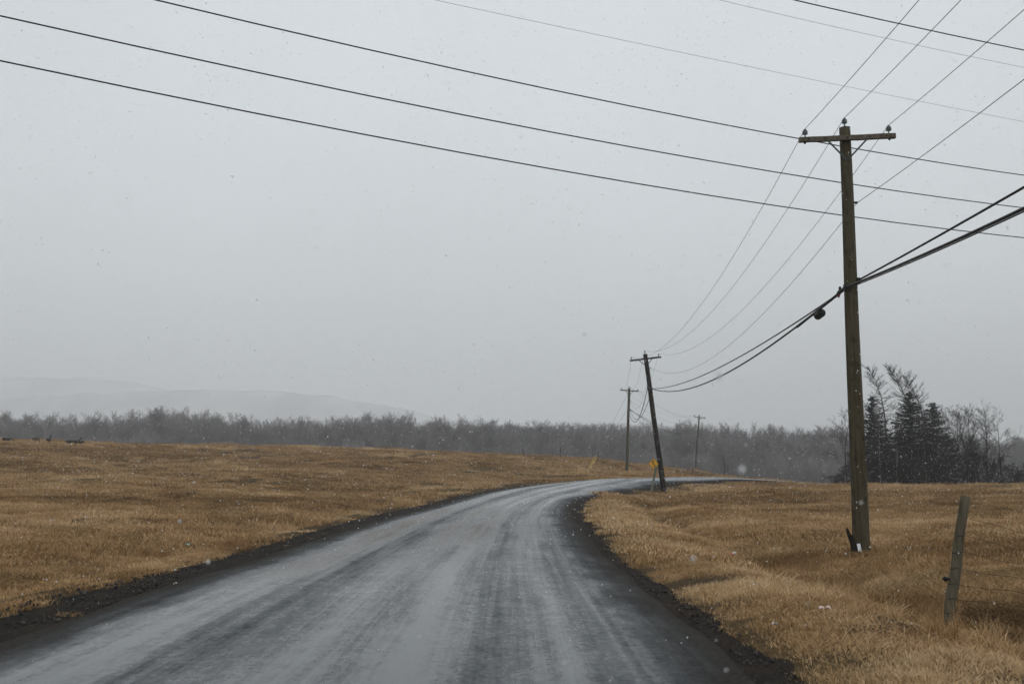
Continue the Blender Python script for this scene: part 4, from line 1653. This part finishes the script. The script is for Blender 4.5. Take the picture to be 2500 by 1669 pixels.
# ------------------------------------------------------------------ geese grazing on the crest
def goose(px, py, Y, face, pose, label, scale=1.0):
    q = at_ground(px, Y)
    t_ = MB()
    # one continuous sweep: tail, body, neck, head, bill
    body = [(-.46, 0, .34, .02), (-.36, 0, .36, .07), (-.22, 0, .36, .135), (0, 0, .34, .165), (.16, 0, .36, .14), (.25, 0, .42, .09)]
    if pose == 'up':
        neck = [(.29, 0, .52, .055), (.30, 0, .64, .042), (.31, 0, .75, .042), (.34, 0, .80, .048), (.40, 0, .80, .032), (.47, 0, .785, .012)]
    elif pose == 'fwd':
        neck = [(.33, 0, .48, .055), (.42, 0, .56, .042), (.50, 0, .63, .042), (.56, 0, .67, .046), (.62, 0, .67, .03), (.69, 0, .65, .012)]
    else:
        neck = [(.34, 0, .42, .055), (.44, 0, .36, .042), (.50, 0, .25, .042), (.53, 0, .14, .046), (.55, 0, .08, .03), (.57, 0, .02, .012)]
    pts = body + neck
    dense = catmull([p for p in pts], 3)
    t_.tube([Vector(p[:3]) for p in dense], [max(.008, p[3]) for p in dense], 12)
    for s_ in (-.07, .07):
        t_.tube([Vector((.0, s_, .26)), Vector((.03, s_, .13)), Vector((.0, s_, .01)), Vector((.09, s_, 0))], [.03, .016, .014, .012], 6)
    root = thing('goose', q, label, 'goose', 'geese grazing on the crest of the field')
    root.rotation_euler = (0, 0, face)
    root.scale = (scale,) * 3
    t_.build('body', M['bird'], root, smooth=True)
    mb = MB()
    nk = catmull([p for p in neck], 3)
    mb.tube([Vector(p[:3]) for p in nk[1:]], [max(.009, p[3] * 1.06) for p in nk[1:]], 12)
    mb.build('neck', M['bird_dark'], root, smooth=True)


goose(5, 1077, 107, R(80), 'down', 'goose seen end-on, first one at the picture edge', 1.0)
goose(15, 1075, 107.5, R(10), 'down', 'goose with its head down right behind the first one', 1.0)
goose(81, 1077, 108.5, R(60), 'down', 'hunched goose alone between the first two and the upright one', .95)
goose(113, 1080, 107, R(85), 'up', 'goose standing upright with its neck raised', 1.05)
goose(164, 1083, 107, R(5), 'down', 'feeding goose with its neck arched down beside the last two', 1.05)
goose(181, 1085, 106.5, R(-8), 'fwd', 'long-bodied goose walking with its neck stretched forward', 1.1)
goose(192, 1086, 106, R(170), 'down', 'goose bending down in front of the walking one', 1.0)

# ------------------------------------------------------------------ falling snow
ns = 130000
Y = 3.0 + (75 - 3.0) * rng.random(ns) ** (1 / 2.4)
X = (rng.random(ns) * 2 - 1) * (.66 * Y + 1.5)
Z = -.2 + rng.random(ns) * (.52 * Y + 3.0)
nn_ = 34
yn = .9 + 2.4 * rng.random(nn_)
Y = np.concatenate([Y, yn])
X = np.concatenate([X, (rng.random(nn_) * 2 - 1) * (.6 * yn + .2)])
Z = np.concatenate([Z, EYE + (rng.random(nn_) ** 1.8 * .6 - .26) * yn])
ok = Z > np.maximum(grid_z(X, Y), base_z(X, Y)) + .05
X, Y, Z = X[ok], Y[ok], Z[ok]
m = len(X)
s_ = (.0042 + .0075 * rng.random(m) ** 2) * (1 + .4 * np.clip((Y - 12) / 20, 0, 1))
s_ = np.where(Y < 3.4, s_ * .6, np.where(Y < 11, np.minimum(s_, .0062), s_))
oct_ = np.array([(1, 0, 0), (-1, 0, 0), (0, 1, 0), (0, -1, 0), (0, 0, 1), (0, 0, -1)], float)
jit = .55 + .9 * rng.random((m, 6, 1))
V = np.stack([X, Y, Z], 1)[:, None, :] + oct_[None] * jit * s_[:, None, None]
T0 = np.array([(0, 2, 4), (2, 1, 4), (1, 3, 4), (3, 0, 4), (2, 0, 5), (1, 2, 5), (3, 1, 5), (0, 3, 5)])
T = (np.arange(m)[:, None, None] * 6 + T0[None]).reshape(-1, 3)
o = np_mesh('falling_snow', V.reshape(-1, 3), T, M['snow'])
tag(o, 'snowflakes drifting through the air', kind='stuff')

# ------------------------------------------------------------------ haze of the snowfall
hm = bpy.data.materials.new('haze')
hm.use_nodes = True
hn, hl = hm.node_tree.nodes, hm.node_tree.links
hn.clear()
ho = hn.new('ShaderNodeOutputMaterial')
pv = hn.new('ShaderNodeVolumePrincipled')
pv.inputs['Color'].default_value = (.98, .99, 1.0, 1)
pv.inputs['Density'].default_value = .0006
pv.inputs['Density Attribute'].default_value = ''
pv.inputs['Anisotropy'].default_value = 0.5
hl.new(pv.outputs[0], ho.inputs['Volume'])
mb = MB()
zlo, zhi = float(min(GZ.min(), -8)) - 2, 420.0
mb.box((0, 800, (zlo + zhi) / 2), (8600, 7200, zhi - zlo))
hz = mb.build('haze', hm)
tag(hz, 'pale snow haze filling the air', kind='stuff')
